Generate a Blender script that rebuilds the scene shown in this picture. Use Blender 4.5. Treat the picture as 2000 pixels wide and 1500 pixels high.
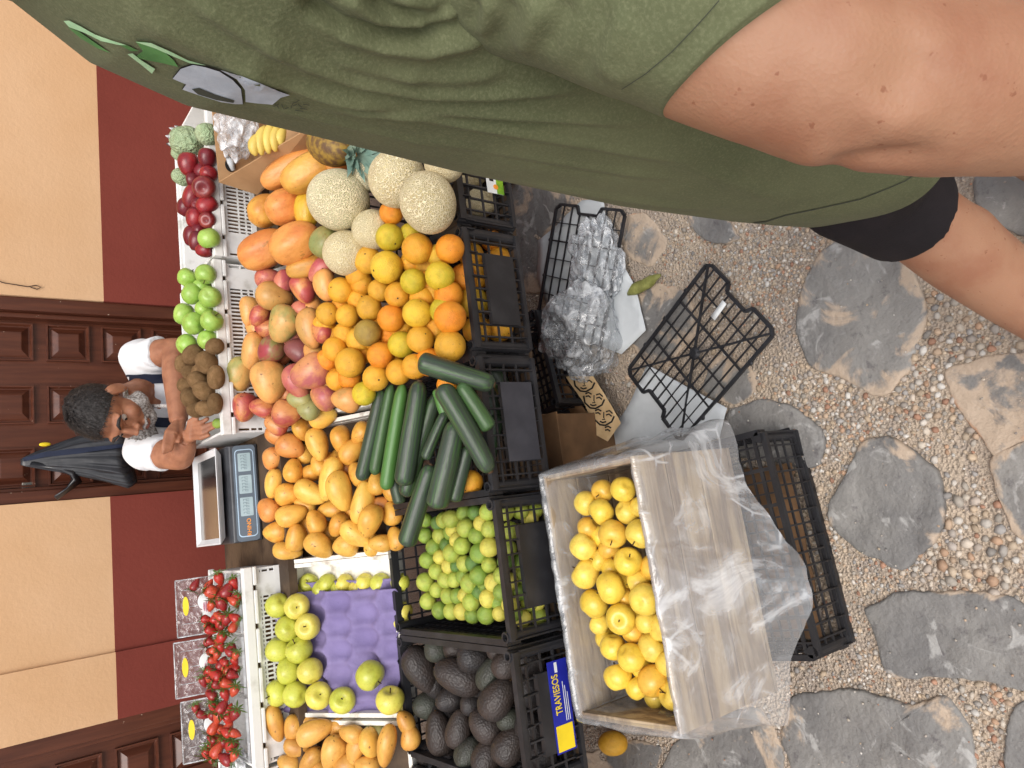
import bpy, bmesh, math, random
import numpy as np
from mathutils import Vector, Matrix, noise, geometry
from mathutils.bvhtree import BVHTree
random.seed(7); np.random.seed(7)
for o in list(bpy.data.objects): bpy.data.objects.remove(o)
SC=bpy.context.scene; COL=SC.collection
# ---------------------------------------------------------------- camera (phone held sideways, looking down at the stall)
F=1420.; CAM=np.array([0,0,1.62])
_n=np.array([1780,15,F]); _n/=np.linalg.norm(_n)
_x=np.array([-1092,-8515,F]); _x-=_n*(_x@_n); _x/=np.linalg.norm(_x)
RC=np.array([_x,np.cross(-_n,_x),-_n])
cd=bpy.data.cameras.new('camera'); cam=bpy.data.objects.new('camera',cd); COL.objects.link(cam); SC.camera=cam
cd.sensor_width=36; cd.sensor_fit='HORIZONTAL'; cd.lens=F*36/2000; cd.clip_start=.02; cd.clip_end=500
M=Matrix.Identity(4)
for i in range(3):
    M[i][0]=RC[i,0]; M[i][1]=-RC[i,1]; M[i][2]=-RC[i,2]; M[i][3]=CAM[i]
cam.matrix_world=M
# ---------------------------------------------------------------- bright overcast daylight
SUN_EL,SUN_AZ=58,200
w=bpy.data.worlds.new('World'); SC.world=w; w.use_nodes=True
nt=w.node_tree; sky=nt.nodes.new('ShaderNodeTexSky'); sky.sky_type='NISHITA'; sky.sun_disc=False
sky.sun_elevation=math.radians(SUN_EL); sky.sun_rotation=math.radians(SUN_AZ); sky.dust_density=4; sky.air_density=1.0; sky.ozone_density=.6
hs=nt.nodes.new('ShaderNodeHueSaturation'); hs.inputs['Saturation'].default_value=.45; nt.links.new(sky.outputs[0],hs.inputs['Color']); nt.links.new(hs.outputs[0],nt.nodes['Background'].inputs[0]); nt.nodes['Background'].inputs[1].default_value=.15
sd=bpy.data.lights.new('sun','SUN'); sd.energy=1.15; sd.angle=math.radians(40); sd.color=(1,.965,.92)
sun=bpy.data.objects.new('sun',sd); COL.objects.link(sun)
_a,_e=math.radians(SUN_AZ),math.radians(SUN_EL)
sv=Vector((math.sin(_a)*math.cos(_e),math.cos(_a)*math.cos(_e),math.sin(_e)))
sun.rotation_euler=sv.to_track_quat('Z','Y').to_euler(); sun.location=(0,-3,8)
SC.view_settings.view_transform='Standard'; SC.view_settings.look='None'; SC.view_settings.gamma=1
SC.view_settings.exposure=.40
SC.render.engine='CYCLES'
SC.cycles.transparent_max_bounces=16
# ---------------------------------------------------------------- pixel rays -> points on real planes
def ray(x,y): return RC@np.array([x-1000,y-750,F])
def V(a): return Vector((float(a[0]),float(a[1]),float(a[2])))
def atz(x,y,z): d=ray(x,y); return V(CAM+d*((z-CAM[2])/d[2]))
def aty(x,y,Y): d=ray(x,y); return V(CAM+d*(Y/d[1]))
def dep(x,y,Z): return V(CAM+ray(x,y)*Z/F)
def hor(x,y,h): d=ray(x,y); return V(CAM+d*h/np.hypot(d[0],d[1]))
def onpl(x,y,pl):
    y0,z0,k=pl; d=ray(x,y); t=(z0-CAM[2]-k*y0)/(d[2]-k*d[1]); return V(CAM+d*t)
def zdep(p): return float((RC.T@(np.array(p)-CAM))[2])
def proj(p):
    c=RC.T@(np.array(p)-CAM); return c[0]/c[2]*F+1000,c[1]/c[2]*F+750
IR,ID=V(RC[:,0]),V(RC[:,1])     # picture right and picture down, as world directions
def S(r,g,b):
    f=lambda c:(c/255/12.92) if c<10.3 else ((c/255+.055)/1.055)**2.4
    return (f(r),f(g),f(b))
# ---------------------------------------------------------------- materials
class NB:
    def __init__(s,name):
        s.m=bpy.data.materials.new(name); s.m.use_nodes=True; s.t=s.m.node_tree; s.p=s.t.nodes['Principled BSDF']; s.out=s.t.nodes['Material Output']
    def n(s,k,**kw):
        q=s.t.nodes.new('ShaderNode'+k)
        for a,b in kw.items(): setattr(q,a,b)
        return q
    def l(s,a,b): s.t.links.new(a,b)
    def co(s,rnd=True,kind='Object'):
        c=s.n('TexCoord')
        if not rnd: return c.outputs[kind]
        oi=s.n('ObjectInfo'); m=s.n('VectorMath',operation='MULTIPLY_ADD'); m.inputs[1].default_value=(1,1,1)
        cb=s.n('CombineXYZ'); k=s.n('Math',operation='MULTIPLY'); k.inputs[1].default_value=57.; s.l(oi.outputs['Random'],k.inputs[0])
        for i in range(3): s.l(k.outputs[0],cb.inputs[i])
        s.l(c.outputs[kind],m.inputs[0]); s.l(cb.outputs[0],m.inputs[2]); return m.outputs[0]
    def noise(s,co,sc,det=3,rough=.55,dist=0):
        q=s.n('TexNoise'); q.inputs['Scale'].default_value=sc; q.inputs['Detail'].default_value=det; q.inputs['Roughness'].default_value=rough; q.inputs['Distortion'].default_value=dist
        s.l(co,q.inputs['Vector']); return q.outputs['Fac']
    def vor(s,co,sc,feat='F1',out='Distance'):
        q=s.n('TexVoronoi',feature=feat); q.inputs['Scale'].default_value=sc; s.l(co,q.inputs['Vector']); return q.outputs[out]
    def ramp(s,f,lo,hi):
        q=s.n('MapRange'); q.interpolation_type='SMOOTHSTEP'; q.inputs[1].default_value=lo; q.inputs[2].default_value=hi; s.l(f,q.inputs[0]); return q.outputs[0]
    def mul(s,a,b,op='MULTIPLY'):
        q=s.n('Math',operation=op)
        for i,v in enumerate((a,b)):
            if isinstance(v,(int,float)): q.inputs[i].default_value=v
            else: s.l(v,q.inputs[i])
        return q.outputs[0]
    def mix(s,f,a,b,bt='MIX'):
        q=s.n('Mix',data_type='RGBA',blend_type=bt)
        for i,v in ((0,f),(6,a),(7,b)):
            if isinstance(v,(int,float)): q.inputs[i].default_value=v
            elif isinstance(v,tuple): q.inputs[i].default_value=(*v[:3],1)
            else: s.l(v,q.inputs[i])
        return q.outputs[2]
    def bump(s,h,st=.3,d=.01):
        q=s.n('Bump'); q.inputs['Strength'].default_value=st; q.inputs['Distance'].default_value=d; s.l(h,q.inputs['Height']); s.l(q.outputs[0],s.p.inputs['Normal'])
    def done(s,col,rough=.5,spec=.5,**kw):
        if isinstance(col,tuple): s.p.inputs['Base Color'].default_value=(*col,1)
        else: s.l(col,s.p.inputs['Base Color'])
        if isinstance(rough,(int,float)): s.p.inputs['Roughness'].default_value=rough
        else: s.l(rough,s.p.inputs['Roughness'])
        s.p.inputs['Specular IOR Level'].default_value=spec
        for k,v in kw.items(): s.p.inputs[k.replace('_',' ')].default_value=v
        return s.m
def plain(name,c,rough=.5,c2=None,sc=8,lo=.35,hi=.65,bsc=60,bst=.15,spec=.4,det=4,bd=.004,**kw):
    b=NB(name); co=b.co(False); f=b.noise(co,sc,det)
    col=b.mix(b.ramp(f,lo,hi),c,c2 or tuple(v*.8 for v in c)); b.bump(b.noise(co,bsc,4),bst,bd); return b.done(col,rough,spec,**kw)
def fruit_mat(name,rough=.4,sc=1.6,lo=.35,hi=.65,spot=None,bsc=26,bst=.15,spec=.45,bd=.02,extra=None,sss=0):
    b=NB(name); co=b.co(True); oi=b.n('ObjectInfo'); at=b.n('Attribute',attribute_type='OBJECT',attribute_name='tint')
    col=b.mix(b.ramp(b.noise(co,sc,5,.62,.5),lo,hi),oi.outputs['Color'],at.outputs['Color'])
    col=b.mix(b.mul(b.ramp(b.noise(co,sc*3.5,4),.45,.75),.25),col,tuple(.25*x for x in (1,.8,.4)),'MULTIPLY') if False else col
    if spot:
        c,s1,th,am=spot; col=b.mix(b.mul(b.ramp(b.noise(co,s1,3,.6),th,th+.08),am),col,c)
    col=b.mix(b.mul(b.ramp(b.noise(co,sc*2.6,5,.65),.46,.66),.42),col,(.66,.54,.40),'MULTIPLY'); col=b.mix(b.mul(b.ramp(b.vor(co,21),.2,.07),.35),col,(.5,.38,.2),'MULTIPLY')
    h=b.noise(co,bsc,2)
    if extra: col,h=extra(b,co,col,h)
    b.bump(h,bst,bd)
    return b.done(col,rough,spec)
MT={}
MT['orange']=fruit_mat('orange_peel',.38,1.5,.35,.7,(S(120,82,20),7,.66,.55),38,.35,.45,.015)
MT['mango']=fruit_mat('mango_skin',.36,1.15,.38,.62,(S(84,56,28),5,.645,.75),14,.06,.45)
MT['papaya']=fruit_mat('papaya_skin',.4,1.3,.4,.7,(S(130,100,40),6,.63,.5),10,.1,.45)
def _seed(b,co,col,h):
    d=b.vor(co,9); k=b.ramp(d,.16,.10); return b.mix(k,col,S(214,170,70)),b.mul(b.ramp(d,.0,.3),1)
MT['strawberry']=fruit_mat('strawberry_skin',.3,1.5,.4,.8,None,10,.6,.6,.03,_seed)
def _net(b,co,col,h):
    w_=b.n('VectorMath',operation='MULTIPLY_ADD'); q=b.n('TexNoise'); q.inputs['Scale'].default_value=9; b.l(co,q.inputs['Vector']); b.l(q.outputs['Color'],w_.inputs[0]); w_.inputs[1].default_value=(.09,.09,.09); b.l(co,w_.inputs[2])
    d=b.vor(w_.outputs[0],23,'DISTANCE_TO_EDGE'); k=b.ramp(d,.19,.05)
    return b.mix(k,col,S(236,222,184)),k
MT['cantaloupe']=fruit_mat('cantaloupe_rind',.7,1.0,.4,.65,None,10,.7,.25,.012,_net)
MT['kiwi']=fruit_mat('kiwi_fuzz',.9,2.5,.3,.7,(S(70,48,26),9,.66,.5),60,.5,.15)
MT['apple']=fruit_mat('apple_skin',.3,1.3,.35,.7,(S(140,104,44),17,.64,.5),9,.04,.5)
MT['lime']=fruit_mat('lime_peel',.35,1.3,.35,.65,(S(150,130,60),8,.7,.5),30,.3,.5,.015)
def _peb(b,co,col,h): return col,b.mul(b.vor(co,16),.9)
MT['avocado']=fruit_mat('avocado_skin',.48,1.6,.35,.7,(S(66,54,44),10,.66,.5),20,.22,.4,.012,_peb)
def _str(b,co,col,h):
    m=b.n('VectorMath',operation='MULTIPLY'); m.inputs[1].default_value=(6,6,.6); b.l(co,m.inputs[0])
    return b.mix(b.mul(b.ramp(b.vor(co,26),.10,.05),.5),b.mix(b.mul(b.ramp(b.noise(m.outputs[0],1.6,2),.45,.65),.45),col,S(70,110,48)),S(120,150,90)),h
MT['zucchini']=fruit_mat('zucchini_skin',.36,.8,.45,.75,None,16,.08,.4,.02,_str)
MT['cherimoya']=fruit_mat('cherimoya_skin',.6,2.0,.35,.65,(S(110,120,80),7,.66,.5),8,.5,.3,.06)
MT['banana']=fruit_mat('banana_peel',.42,1.2,.4,.75,(S(80,56,20),8,.68,.8),10,.05,.4)
MT['stem']=plain('woody_stem',S(70,50,28),.8)
MT['leaf']=plain('calyx_leaf',S(88,122,52),.55,S(128,156,78),30)
MT['pineleaf']=plain('pineapple_leaf',S(96,124,112),.5,S(140,160,140),20)
MT['pine']=plain('pineapple_rind',S(150,120,50),.6,S(96,70,44),60)
def _pl(n,c,r=.45,**k): MT[n]=plain(n,c,r,**k)
_pl('black_plastic',S(34,34,37),.42,c2=S(50,50,53),sc=14,lo=.45,hi=.75,bsc=90,bst=.1,spec=.5)
_pl('grey_plate',S(52,52,58),.5,c2=S(66,66,72),sc=10,bsc=200,bst=.1)
_pl('white_plastic',S(228,228,225),.5,c2=S(192,190,182),sc=16,lo=.5,hi=.8,bsc=50,bst=.15)
_pl('white_wood',S(230,227,218),.7,c2=S(164,154,138),sc=22,lo=.5,hi=.75,bsc=70,bst=.4)
_pl('brown_board',S(92,74,56),.7,c2=S(60,46,34),sc=9,bsc=60,bst=.4)
_pl('old_wood',S(196,172,136),.75,c2=S(140,114,88),sc=10,bsc=60,bst=.4)
def _rawwood():
    b=NB('raw_box_wood'); co=b.co(True); m=b.n('VectorMath',operation='MULTIPLY'); m.inputs[1].default_value=(2.2,9,16); b.l(co,m.inputs[0]); f=b.noise(m.outputs[0],1.6,5,.6,.6)
    col=b.mix(b.ramp(f,.36,.62),S(188,168,138),S(134,116,98)); col=b.mix(b.mul(b.ramp(b.noise(m.outputs[0],2.6,4,.6,.5),.55,.72),.75),col,S(118,96,78)); col=b.mix(b.mul(b.ramp(b.noise(co,11,4),.5,.75),.5),col,S(168,164,156)); b.bump(f,.3,.004); return b.done(col,.8,.2)
MT['raw_wood']=_rawwood()
MT['tan_cloth']=plain('tan_cloth',S(206,178,136),.85,S(190,160,118),20)
_pl('cardboard',S(176,138,98),.8,c2=S(160,122,84),sc=7,bsc=120,bst=.12)
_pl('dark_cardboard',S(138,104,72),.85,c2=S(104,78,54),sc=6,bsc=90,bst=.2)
_pl('purple_pulp',S(130,118,160),.85,c2=S(118,106,148),sc=9,bsc=120,bst=.35)
_pl('grey_paper',S(196,200,202),.75,c2=S(176,180,182),sc=6,bsc=40,bst=.2)
_pl('steel',S(190,190,190),.16,c2=S(170,170,170),sc=6,bsc=150,bst=.03,Metallic=1.)
_pl('rim_metal',S(225,228,230),.3,c2=S(205,205,205),sc=6,bst=.03)
_pl('scale_case',S(66,68,72),.35,c2=S(40,40,44),sc=8,bst=.05)
_pl('scale_panel',S(92,102,112),.3,c2=S(82,92,102),sc=8,bst=.03)
_pl('lcd',S(164,182,186),.25,c2=S(150,168,172),sc=20,bst=.02)
_pl('lcd_dark',S(92,104,108),.4,bst=.02)
_pl('pale_line',S(180,205,225),.4,bst=.02)
_pl('orange_ink',S(236,150,50),.5,bst=.02)
_pl('yellow_ink',S(244,214,40),.5,bst=.02)
_pl('blue_ink',S(28,34,140),.45,c2=S(34,44,160),bst=.02)
_pl('white_ink',S(228,230,228),.5,bst=.02)
_pl('pink_ink',S(196,120,140),.5,bst=.02)
_pl('black_ink',S(30,28,26),.7,bst=.02)
_pl('leafgreen_ink',S(84,134,74),.8,c2=S(70,116,62),sc=60,bst=.2)
_pl('mint_ink',S(176,214,170),.8,c2=S(150,190,146),sc=60,bst=.2)
_pl('greyblue_ink',S(176,184,194),.8,c2=S(160,168,178),sc=40,bst=.2)
_pl('faded_ink',S(62,66,56),.9,bst=.1)
_pl('green_ink',S(150,190,40),.4,c2=S(90,140,30),sc=30,bst=.02)
_pl('door_wood',S(100,52,32),.42,c2=S(82,40,24),sc=5,bsc=40,bst=.12,spec=.5)
_pl('metal_number',S(150,146,138),.35,c2=S(120,116,108),sc=40,bst=.1,Metallic=.8)
_pl('black_bag',S(23,23,26),.36,c2=S(34,34,38),sc=12,bsc=30,bst=.3,spec=.6)
_pl('navy_cloth',S(30,38,60),.75,c2=S(25,32,52),sc=20,bsc=200,bst=.2)
_pl('white_cloth',S(226,228,230),.85,c2=S(214,216,220),sc=8,bsc=220,bst=.2,spec=.2)
_pl('black_cloth',S(38,34,37),.85,c2=S(31,28,31),sc=10,bsc=300,bst=.25,spec=.2)
_pl('shoe_fabric',S(50,54,64),.7,c2=S(70,74,84),sc=30,bsc=160,bst=.3)
_pl('red_rubber',S(196,62,58),.5)
_pl('cable',S(60,40,34),.6)
_pl('dry_husk',S(148,150,84),.6,c2=S(112,112,56),sc=30,bst=.4)
_pl('beard_hair',S(186,182,178),.85,c2=S(112,102,96),sc=150,lo=.38,hi=.66,bsc=300,bst=.5,bd=.01)
_pl('dark_hair',S(38,34,33),.6,c2=S(74,70,68),sc=140,lo=.52,hi=.75,bsc=260,bst=.5,bd=.004)
_pl('eye_white',S(200,190,180),.3); _pl('eye_dark',S(30,20,16),.2); _pl('lip',S(142,84,72),.5); _pl('nail',S(206,160,142),.4)
def skin(name,c,c2,moles=.72,sc=14):
    b=NB(name); co=b.co(False); col=b.mix(b.ramp(b.noise(co,sc,4),.35,.7),c,c2); col=b.mix(b.mul(b.ramp(b.noise(co,sc*9,3,.5),moles,moles+.05),.55),col,S(120,66,44))
    h=b.mul(b.mul(b.vor(co,420),.4),b.noise(co,150,4),'ADD'); b.bump(h,.18,.003)
    b.p.inputs['Subsurface Weight'].default_value=.12; b.p.inputs['Subsurface Radius'].default_value=(.02,.006,.003); b.p.inputs['Subsurface Scale'].default_value=.3
    return b.done(col,.55,.35)
MT['skin_tan']=skin('fair_tanned_skin',S(161,120,94),S(148,102,78),.67)
MT['skin_brown']=skin('brown_skin',S(164,112,84),S(140,92,68),.8,30)
def _shirt():
    b=NB('olive_jersey'); co=b.co(False); f=b.noise(co,9,5); col=b.mix(b.ramp(f,.3,.7),S(99,103,75),S(87,92,66))
    hz=b.ramp(b.noise(co,420,3,.7),.42,.75); col=b.mix(b.mul(hz,.35),col,S(132,134,104))
    b.bump(b.noise(co,380,3),.28,.002); b.p.inputs['Sheen Weight'].default_value=.03; b.p.inputs['Sheen Roughness'].default_value=.5
    return b.done(col,.92,.15)
MT['olive_shirt']=_shirt()
def _wall(name,c,c2,bst):
    b=NB(name); co=b.co(False); a=b.noise(co,1.6,5); col=b.mix(b.ramp(a,.3,.7),c,c2)
    col=b.mix(b.mul(b.ramp(b.noise(co,5,4),.62,.8),.25),col,tuple(x*.8 for x in c)); b.bump(b.mul(b.noise(co,70,5),b.mul(b.noise(co,9,3),1.5),'ADD'),bst,.006); return b.done(col,.85,.2)
MT['wall_orange']=_wall('orange_plaster',S(215,177,139),S(207,166,125),.22)
MT['wall_red']=_wall('oxblood_paint',S(126,60,50),S(117,54,45),.2)
def _doorm():
    b=NB('varnished_door'); co=b.co(False); m=b.n('VectorMath',operation='MULTIPLY'); m.inputs[1].default_value=(30,30,2.2); b.l(co,m.inputs[0])
    f=b.noise(m.outputs[0],1.4,5,.6,.4); col=b.mix(b.ramp(f,.3,.7),S(94,51,34),S(74,37,24))
    col=b.mix(b.mul(b.ramp(b.noise(co,60,2),.74,.77),.8),col,S(190,170,150)); b.bump(f,.12,.004); return b.done(col,.36,.5)
MT['door']=_doorm()
def _ground():
    b=NB('sandy_dirt'); co=b.co(False); col=b.mix(b.ramp(b.noise(co,3.5,6,.6),.35,.65),S(194,176,155),S(170,155,140))
    col=b.mix(b.ramp(b.noise(co,16,5,.65),.5,.7),col,S(162,150,140)); col=b.mix(b.ramp(b.vor(co,130),.35,.1),col,S(204,186,164))
    b.bump(b.mul(b.noise(co,60,6,.7),b.vor(co,150),'ADD'),.8,.012); return b.done(col,.95,.15)
MT['ground']=_ground()
def _stone():
    b=NB('flagstone_rock'); co=b.co(True); col=b.mix(b.ramp(b.noise(co,5,5,.6),.3,.7),S(108,106,104),S(136,133,128))
    col=b.mix(b.ramp(b.noise(co,30,5,.7),.55,.75),col,S(92,88,88))
    w_=b.noise(co,9,4,.6,1.5); col=b.mix(b.mul(b.ramp(w_,.57,.66),.7),col,S(172,170,166))
    d=b.noise(co,6.5,5,.6,.8); at=b.n('Attribute',attribute_type='OBJECT',attribute_name='dust'); rim=b.n('Attribute',attribute_name='rim'); th=b.mul(b.mul(b.mul(at.outputs['Fac'],d,'ADD'),b.mul(rim.outputs['Fac'],.11),'ADD'),b.mul(b.noise(co,34,4,.7),.10),'ADD'); th=b.mul(th,.008,'ADD')
    col=b.mix(b.ramp(th,.62,.72),col,S(178,159,139)); col=b.mix(b.ramp(th,.84,.9),col,S(176,140,114))
    b.bump(b.mul(b.mul(b.noise(co,12,5,.6),1.6),b.mul(b.noise(co,90,4),.5),'ADD'),.55,.012); return b.done(col,.62,.4)
MT['stone']=_stone()
def _peb_m():
    b=NB('gravel_pebbles'); at=b.n('Attribute',attribute_name='pc'); co=b.co(False)
    b.bump(b.noise(co,260,3),.2,.002); return b.done(b.mix(b.mul(b.noise(co,160,3),.5),at.outputs['Color'],tuple(.3 for _ in '123'),'MULTIPLY'),.7,.3)
MT['gravel']=_peb_m()
def _film(name,milk,gl,bst,tint=(1,1,1),bsc=24,an=(1,1,1)):
    b=NB(name); b.t.nodes.remove(b.p); co=b.co(False); mm=b.n('VectorMath',operation='MULTIPLY'); mm.inputs[1].default_value=an; b.l(co,mm.inputs[0]); co=mm.outputs[0]; n1=b.mul(b.noise(co,bsc,4,.6,1.2),b.mul(b.vor(co,bsc*1.4),1.2),'ADD')
    q=b.n('Bump'); q.inputs['Strength'].default_value=bst; q.inputs['Distance'].default_value=.012; b.l(n1,q.inputs['Height'])
    tr=b.n('BsdfTransparent'); tr.inputs[0].default_value=(*tint,1); g=b.n('BsdfGlossy'); g.inputs['Roughness'].default_value=.16; b.l(q.outputs[0],g.inputs['Normal'])
    df=b.n('BsdfDiffuse'); df.inputs[0].default_value=(.84,.86,.88,1); b.l(q.outputs[0],df.inputs['Normal'])
    m1=b.n('MixShader'); cr=b.ramp(b.noise(co,bsc*.6,5,.65,2.),.47,.68); ln=b.mul(b.ramp(b.vor(co,bsc*1.4,'DISTANCE_TO_EDGE'),.05,.0),b.ramp(b.noise(co,bsc*.8,3),.5,.68)); mk=b.mul(b.mul(b.mul(cr,milk*1.4),milk*.7,'ADD'),b.mul(ln,milk*1.6),'ADD'); ge=b.n('NewGeometry'); b.l(b.mul(mk,b.mul(b.ramp(ge.outputs['Pointiness'],.515,.60),.55),'ADD'),m1.inputs[0]); b.l(tr.outputs[0],m1.inputs[1]); b.l(df.outputs[0],m1.inputs[2])
    lw=b.n('LayerWeight'); lw.inputs[0].default_value=.35; b.l(q.outputs[0],lw.inputs['Normal'])
    m2=b.n('MixShader'); b.l(b.mul(b.mul(b.mul(lw.outputs['Facing'],3.,'POWER'),gl*.8),.075,'ADD'),m2.inputs[0]); b.l(m1.outputs[0],m2.inputs[1]); b.l(g.outputs[0],m2.inputs[2]); b.l(m2.outputs[0],b.out.inputs[0]); return b.m
MT['film']=_film('clear_liner_film',.25,1.5,.7,(.98,.98,.98),8,(1,.5,1.0))
MT['bagfilm']=_film('clear_bag_film',.24,1.0,.8,(.9,.92,.94),20)
MT['crinkle']=_film('crinkled_white_film',.36,1.0,.8,(.95,.95,.95),22)
MT['clam']=_film('clear_clamshell_plastic',.03,1.2,.3,(.97,.97,.97),40)
# ---------------------------------------------------------------- mesh helpers
class MB:
    def __init__(s): s.v=[]; s.f=[]
    def add(s,vs,fs):
        k=len(s.v); s.v+= [tuple(v) for v in vs]; s.f+=[tuple(i+k for i in f) for f in fs]; return s
    def box(s,a,b):
        x0,y0,z0=a; x1,y1,z1=b
        return s.add([(x0,y0,z0),(x1,y0,z0),(x1,y1,z0),(x0,y1,z0),(x0,y0,z1),(x1,y0,z1),(x1,y1,z1),(x0,y1,z1)],[(0,3,2,1),(4,5,6,7),(0,1,5,4),(1,2,6,5),(2,3,7,6),(3,0,4,7)])
    def beam(s,p,q,w,h,up=(0,0,1)):
        p,q=Vector(p),Vector(q); d=(q-p).normalized(); r=d.cross(Vector(up)).normalized(); u=r.cross(d)
        vs=[]
        for e in (p,q):
            for a,b in ((-1,-1),(1,-1),(1,1),(-1,1)): vs.append(e+r*a*w/2+u*b*h/2)
        return s.add(vs,[(3,2,1,0),(4,5,6,7),(0,1,5,4),(1,2,6,5),(2,3,7,6),(3,0,4,7)])
    def tube(s,pts,rad,n=10,cap=True,flat=1.,upv=None):
        pts=[Vector(p) for p in pts]; rings=[]; up=Vector(upv) if upv else Vector((.13,.31,.94))
        for i,p in enumerate(pts):
            d=(pts[min(i+1,len(pts)-1)]-pts[max(i-1,0)]).normalized(); r=d.cross(up)
            if r.length<.05: r=d.cross(Vector((1,0,0)))
            r.normalize(); u=r.cross(d); R=rad[i] if hasattr(rad,'__len__') else rad
            rings.append([p+(r*math.cos(a)+u*math.sin(a)*flat)*R for a in [2*math.pi*j/n for j in range(n)]])
        return s.loft(rings,cap)
    def loft(s,rings,cap=True,close=True):
        n=len(rings[0]); k=len(s.v)
        for r in rings: s.v+=[tuple(p) for p in r]
        for i in range(len(rings)-1):
            for j in range(n if close else n-1):
                a=k+i*n+j; b=k+i*n+(j+1)%n; s.f.append((a,b,b+n,a+n))
        if cap:
            for i,rv in ((0,True),(len(rings)-1,False)):
                c=sum((Vector(p) for p in rings[i]),Vector())/n; s.v.append(tuple(c)); ci=len(s.v)-1
                for j in range(n):
                    a=k+i*n+j; b=k+i*n+(j+1)%n; s.f.append((ci,b,a) if rv else (ci,a,b))
        return s
    def ball(s,c,r,nu=16,nv=12,rot=None):
        c=Vector(c); r=r if hasattr(r,'__len__') else (r,r,r); k=len(s.v)
        prof=[(math.sin(math.pi*i/nv),-math.cos(math.pi*i/nv)) for i in range(nv+1)]
        rings=[]
        for a,z in prof[1:-1]:
            ring=[]
            for j in range(nu):
                t=2*math.pi*j/nu; p=Vector((a*math.cos(t)*r[0],a*math.sin(t)*r[1],z*r[2]))
                if rot is not None: p=rot@p
                ring.append(c+p)
            rings.append(ring)
        return s.loft(rings)
    def grid(s,P):
        n=len(P[0]); k=len(s.v)
        for r in P: s.v+=[tuple(p) for p in r]
        for i in range(len(P)-1):
            for j in range(n-1): a=k+i*n+j; s.f.append((a,a+1,a+n+1,a+n))
        return s
    def mesh(s,name,m=None,smooth=False):
        me=bpy.data.meshes.new(name); me.from_pydata(s.v,[],s.f)
        if smooth: me.polygons.foreach_set('use_smooth',[True]*len(me.polygons))
        if m: me.materials.append(MT[m])
        me.update(); return me
    def build(s,name,m,parent=None,smooth=False,bev=0):
        o=link(name,s.mesh(name,m,smooth),parent)
        if bev:
            b=o.modifiers.new('bevel','BEVEL'); b.width=bev; b.segments=2; b.limit_method='ANGLE'
        return o
def link(name,data,parent=None):
    o=bpy.data.objects.new(name,data); COL.objects.link(o)
    if parent is not None: o.parent=parent
    return o
def tag(o,label,cat,group=None):
    o['label']=label; o['category']=cat
    if group: o['group']=group
    return o
def thing(name,label,cat,loc=(0,0,0),group=None,rz=0,rx=0):
    o=link(name,None); o.location=loc; o.rotation_euler=(rx,0,rz); o.empty_display_size=.05; return tag(o,label,cat,group)
def struct(o,kind='structure'): o['kind']=kind; return o
def solid(o,t,off=0):
    m=o.modifiers.new('thickness','SOLIDIFY'); m.thickness=t; m.offset=off; return o
def bake(o,name):
    dg=bpy.context.evaluated_depsgraph_get(); dg.update(); ev=o.evaluated_get(dg); me=bpy.data.meshes.new_from_object(ev); me.name=name; return me
def remesh(mb,name,m,vox,smooth=6,parent=None,fac=.5):
    o=mb.build(name,m); r=o.modifiers.new('r','REMESH'); r.mode='VOXEL'; r.voxel_size=vox; r.use_smooth_shade=True
    s=o.modifiers.new('s','SMOOTH'); s.factor=fac; s.iterations=smooth
    bpy.context.view_layer.update(); me=bake(o,name); bpy.data.objects.remove(o)
    me.polygons.foreach_set('use_smooth',[True]*len(me.polygons)); me.materials.clear(); me.materials.append(MT[m])
    return link(name,me,parent)
def bvh_of(*obs):
    vs=[];fs=[]
    for o in obs:
        k=len(vs); vs+=[v.co.copy() for v in o.data.vertices]; fs+=[tuple(i+k for i in p.vertices) for p in o.data.polygons]
    return BVHTree.FromPolygons(vs,fs)
def hit(bv,x,y,off=.002):
    d=V(ray(x,y)).normalized(); r=bv.ray_cast(V(CAM),d)
    if r[0] is None: return None
    nn=r[1] if r[1].dot(d)<0 else -r[1]
    return r[0]+nn*off
def px_poly(bv,poly,off,step=9):
    """an outline laid onto a surface (a print on cloth): verts, faces"""
    P=[]
    for i in range(len(poly)):
        a,b=Vector(poly[i]),Vector(poly[(i+1)%len(poly)]); k=max(1,int((b-a).length/step)); P+=[a+(b-a)*j/k for j in range(k)]
    xs=[p.x for p in P]; ys=[p.y for p in P]; inn=[]
    x=min(xs)
    while x<max(xs):
        y=min(ys)
        while y<max(ys):
            c=False
            for i in range(len(P)):
                a,b=P[i],P[i-1]
                if (a.y>y)!=(b.y>y) and x<(b.x-a.x)*(y-a.y)/(b.y-a.y+1e-9)+a.x: c=not c
            if c and min((Vector((x,y))-q).length for q in P)>step*.5: inn.append(Vector((x,y)))
            y+=step
        x+=step
    n=len(P); r=geometry.delaunay_2d_cdt(P+inn,[(i,(i+1)%n) for i in range(n)],[],1,1e-4)
    H=[hit(bv,v.x,v.y,off) for v in r[0]]; fs=[f for f in r[2] if all(H[i] is not None for i in f)]
    return [h if h is not None else Vector((0,0,0)) for h in H],fs
def patch(bv,name,poly,m,parent,off=.002,step=9):
    vs,fs=px_poly(bv,poly,off,step); used=sorted({i for f in fs for i in f}); mp={a:b for b,a in enumerate(used)}
    return MB().add([vs[i] for i in used],[tuple(mp[i] for i in f) for f in fs]).build(name,m,parent,True)
def band(pts,wd):
    """a stroke as an outline: polyline + widths (picture units)"""
    L=[];R=[]
    for i,p in enumerate(pts):
        a=Vector(pts[max(i-1,0)]); b=Vector(pts[min(i+1,len(pts)-1)]); d=(b-a).normalized(); n=Vector((-d.y,d.x)); wv=wd[i] if hasattr(wd,'__len__') else wd
        L.append(Vector(p)+n*wv/2); R.append(Vector(p)-n*wv/2)
    return L+R[::-1]
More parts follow.
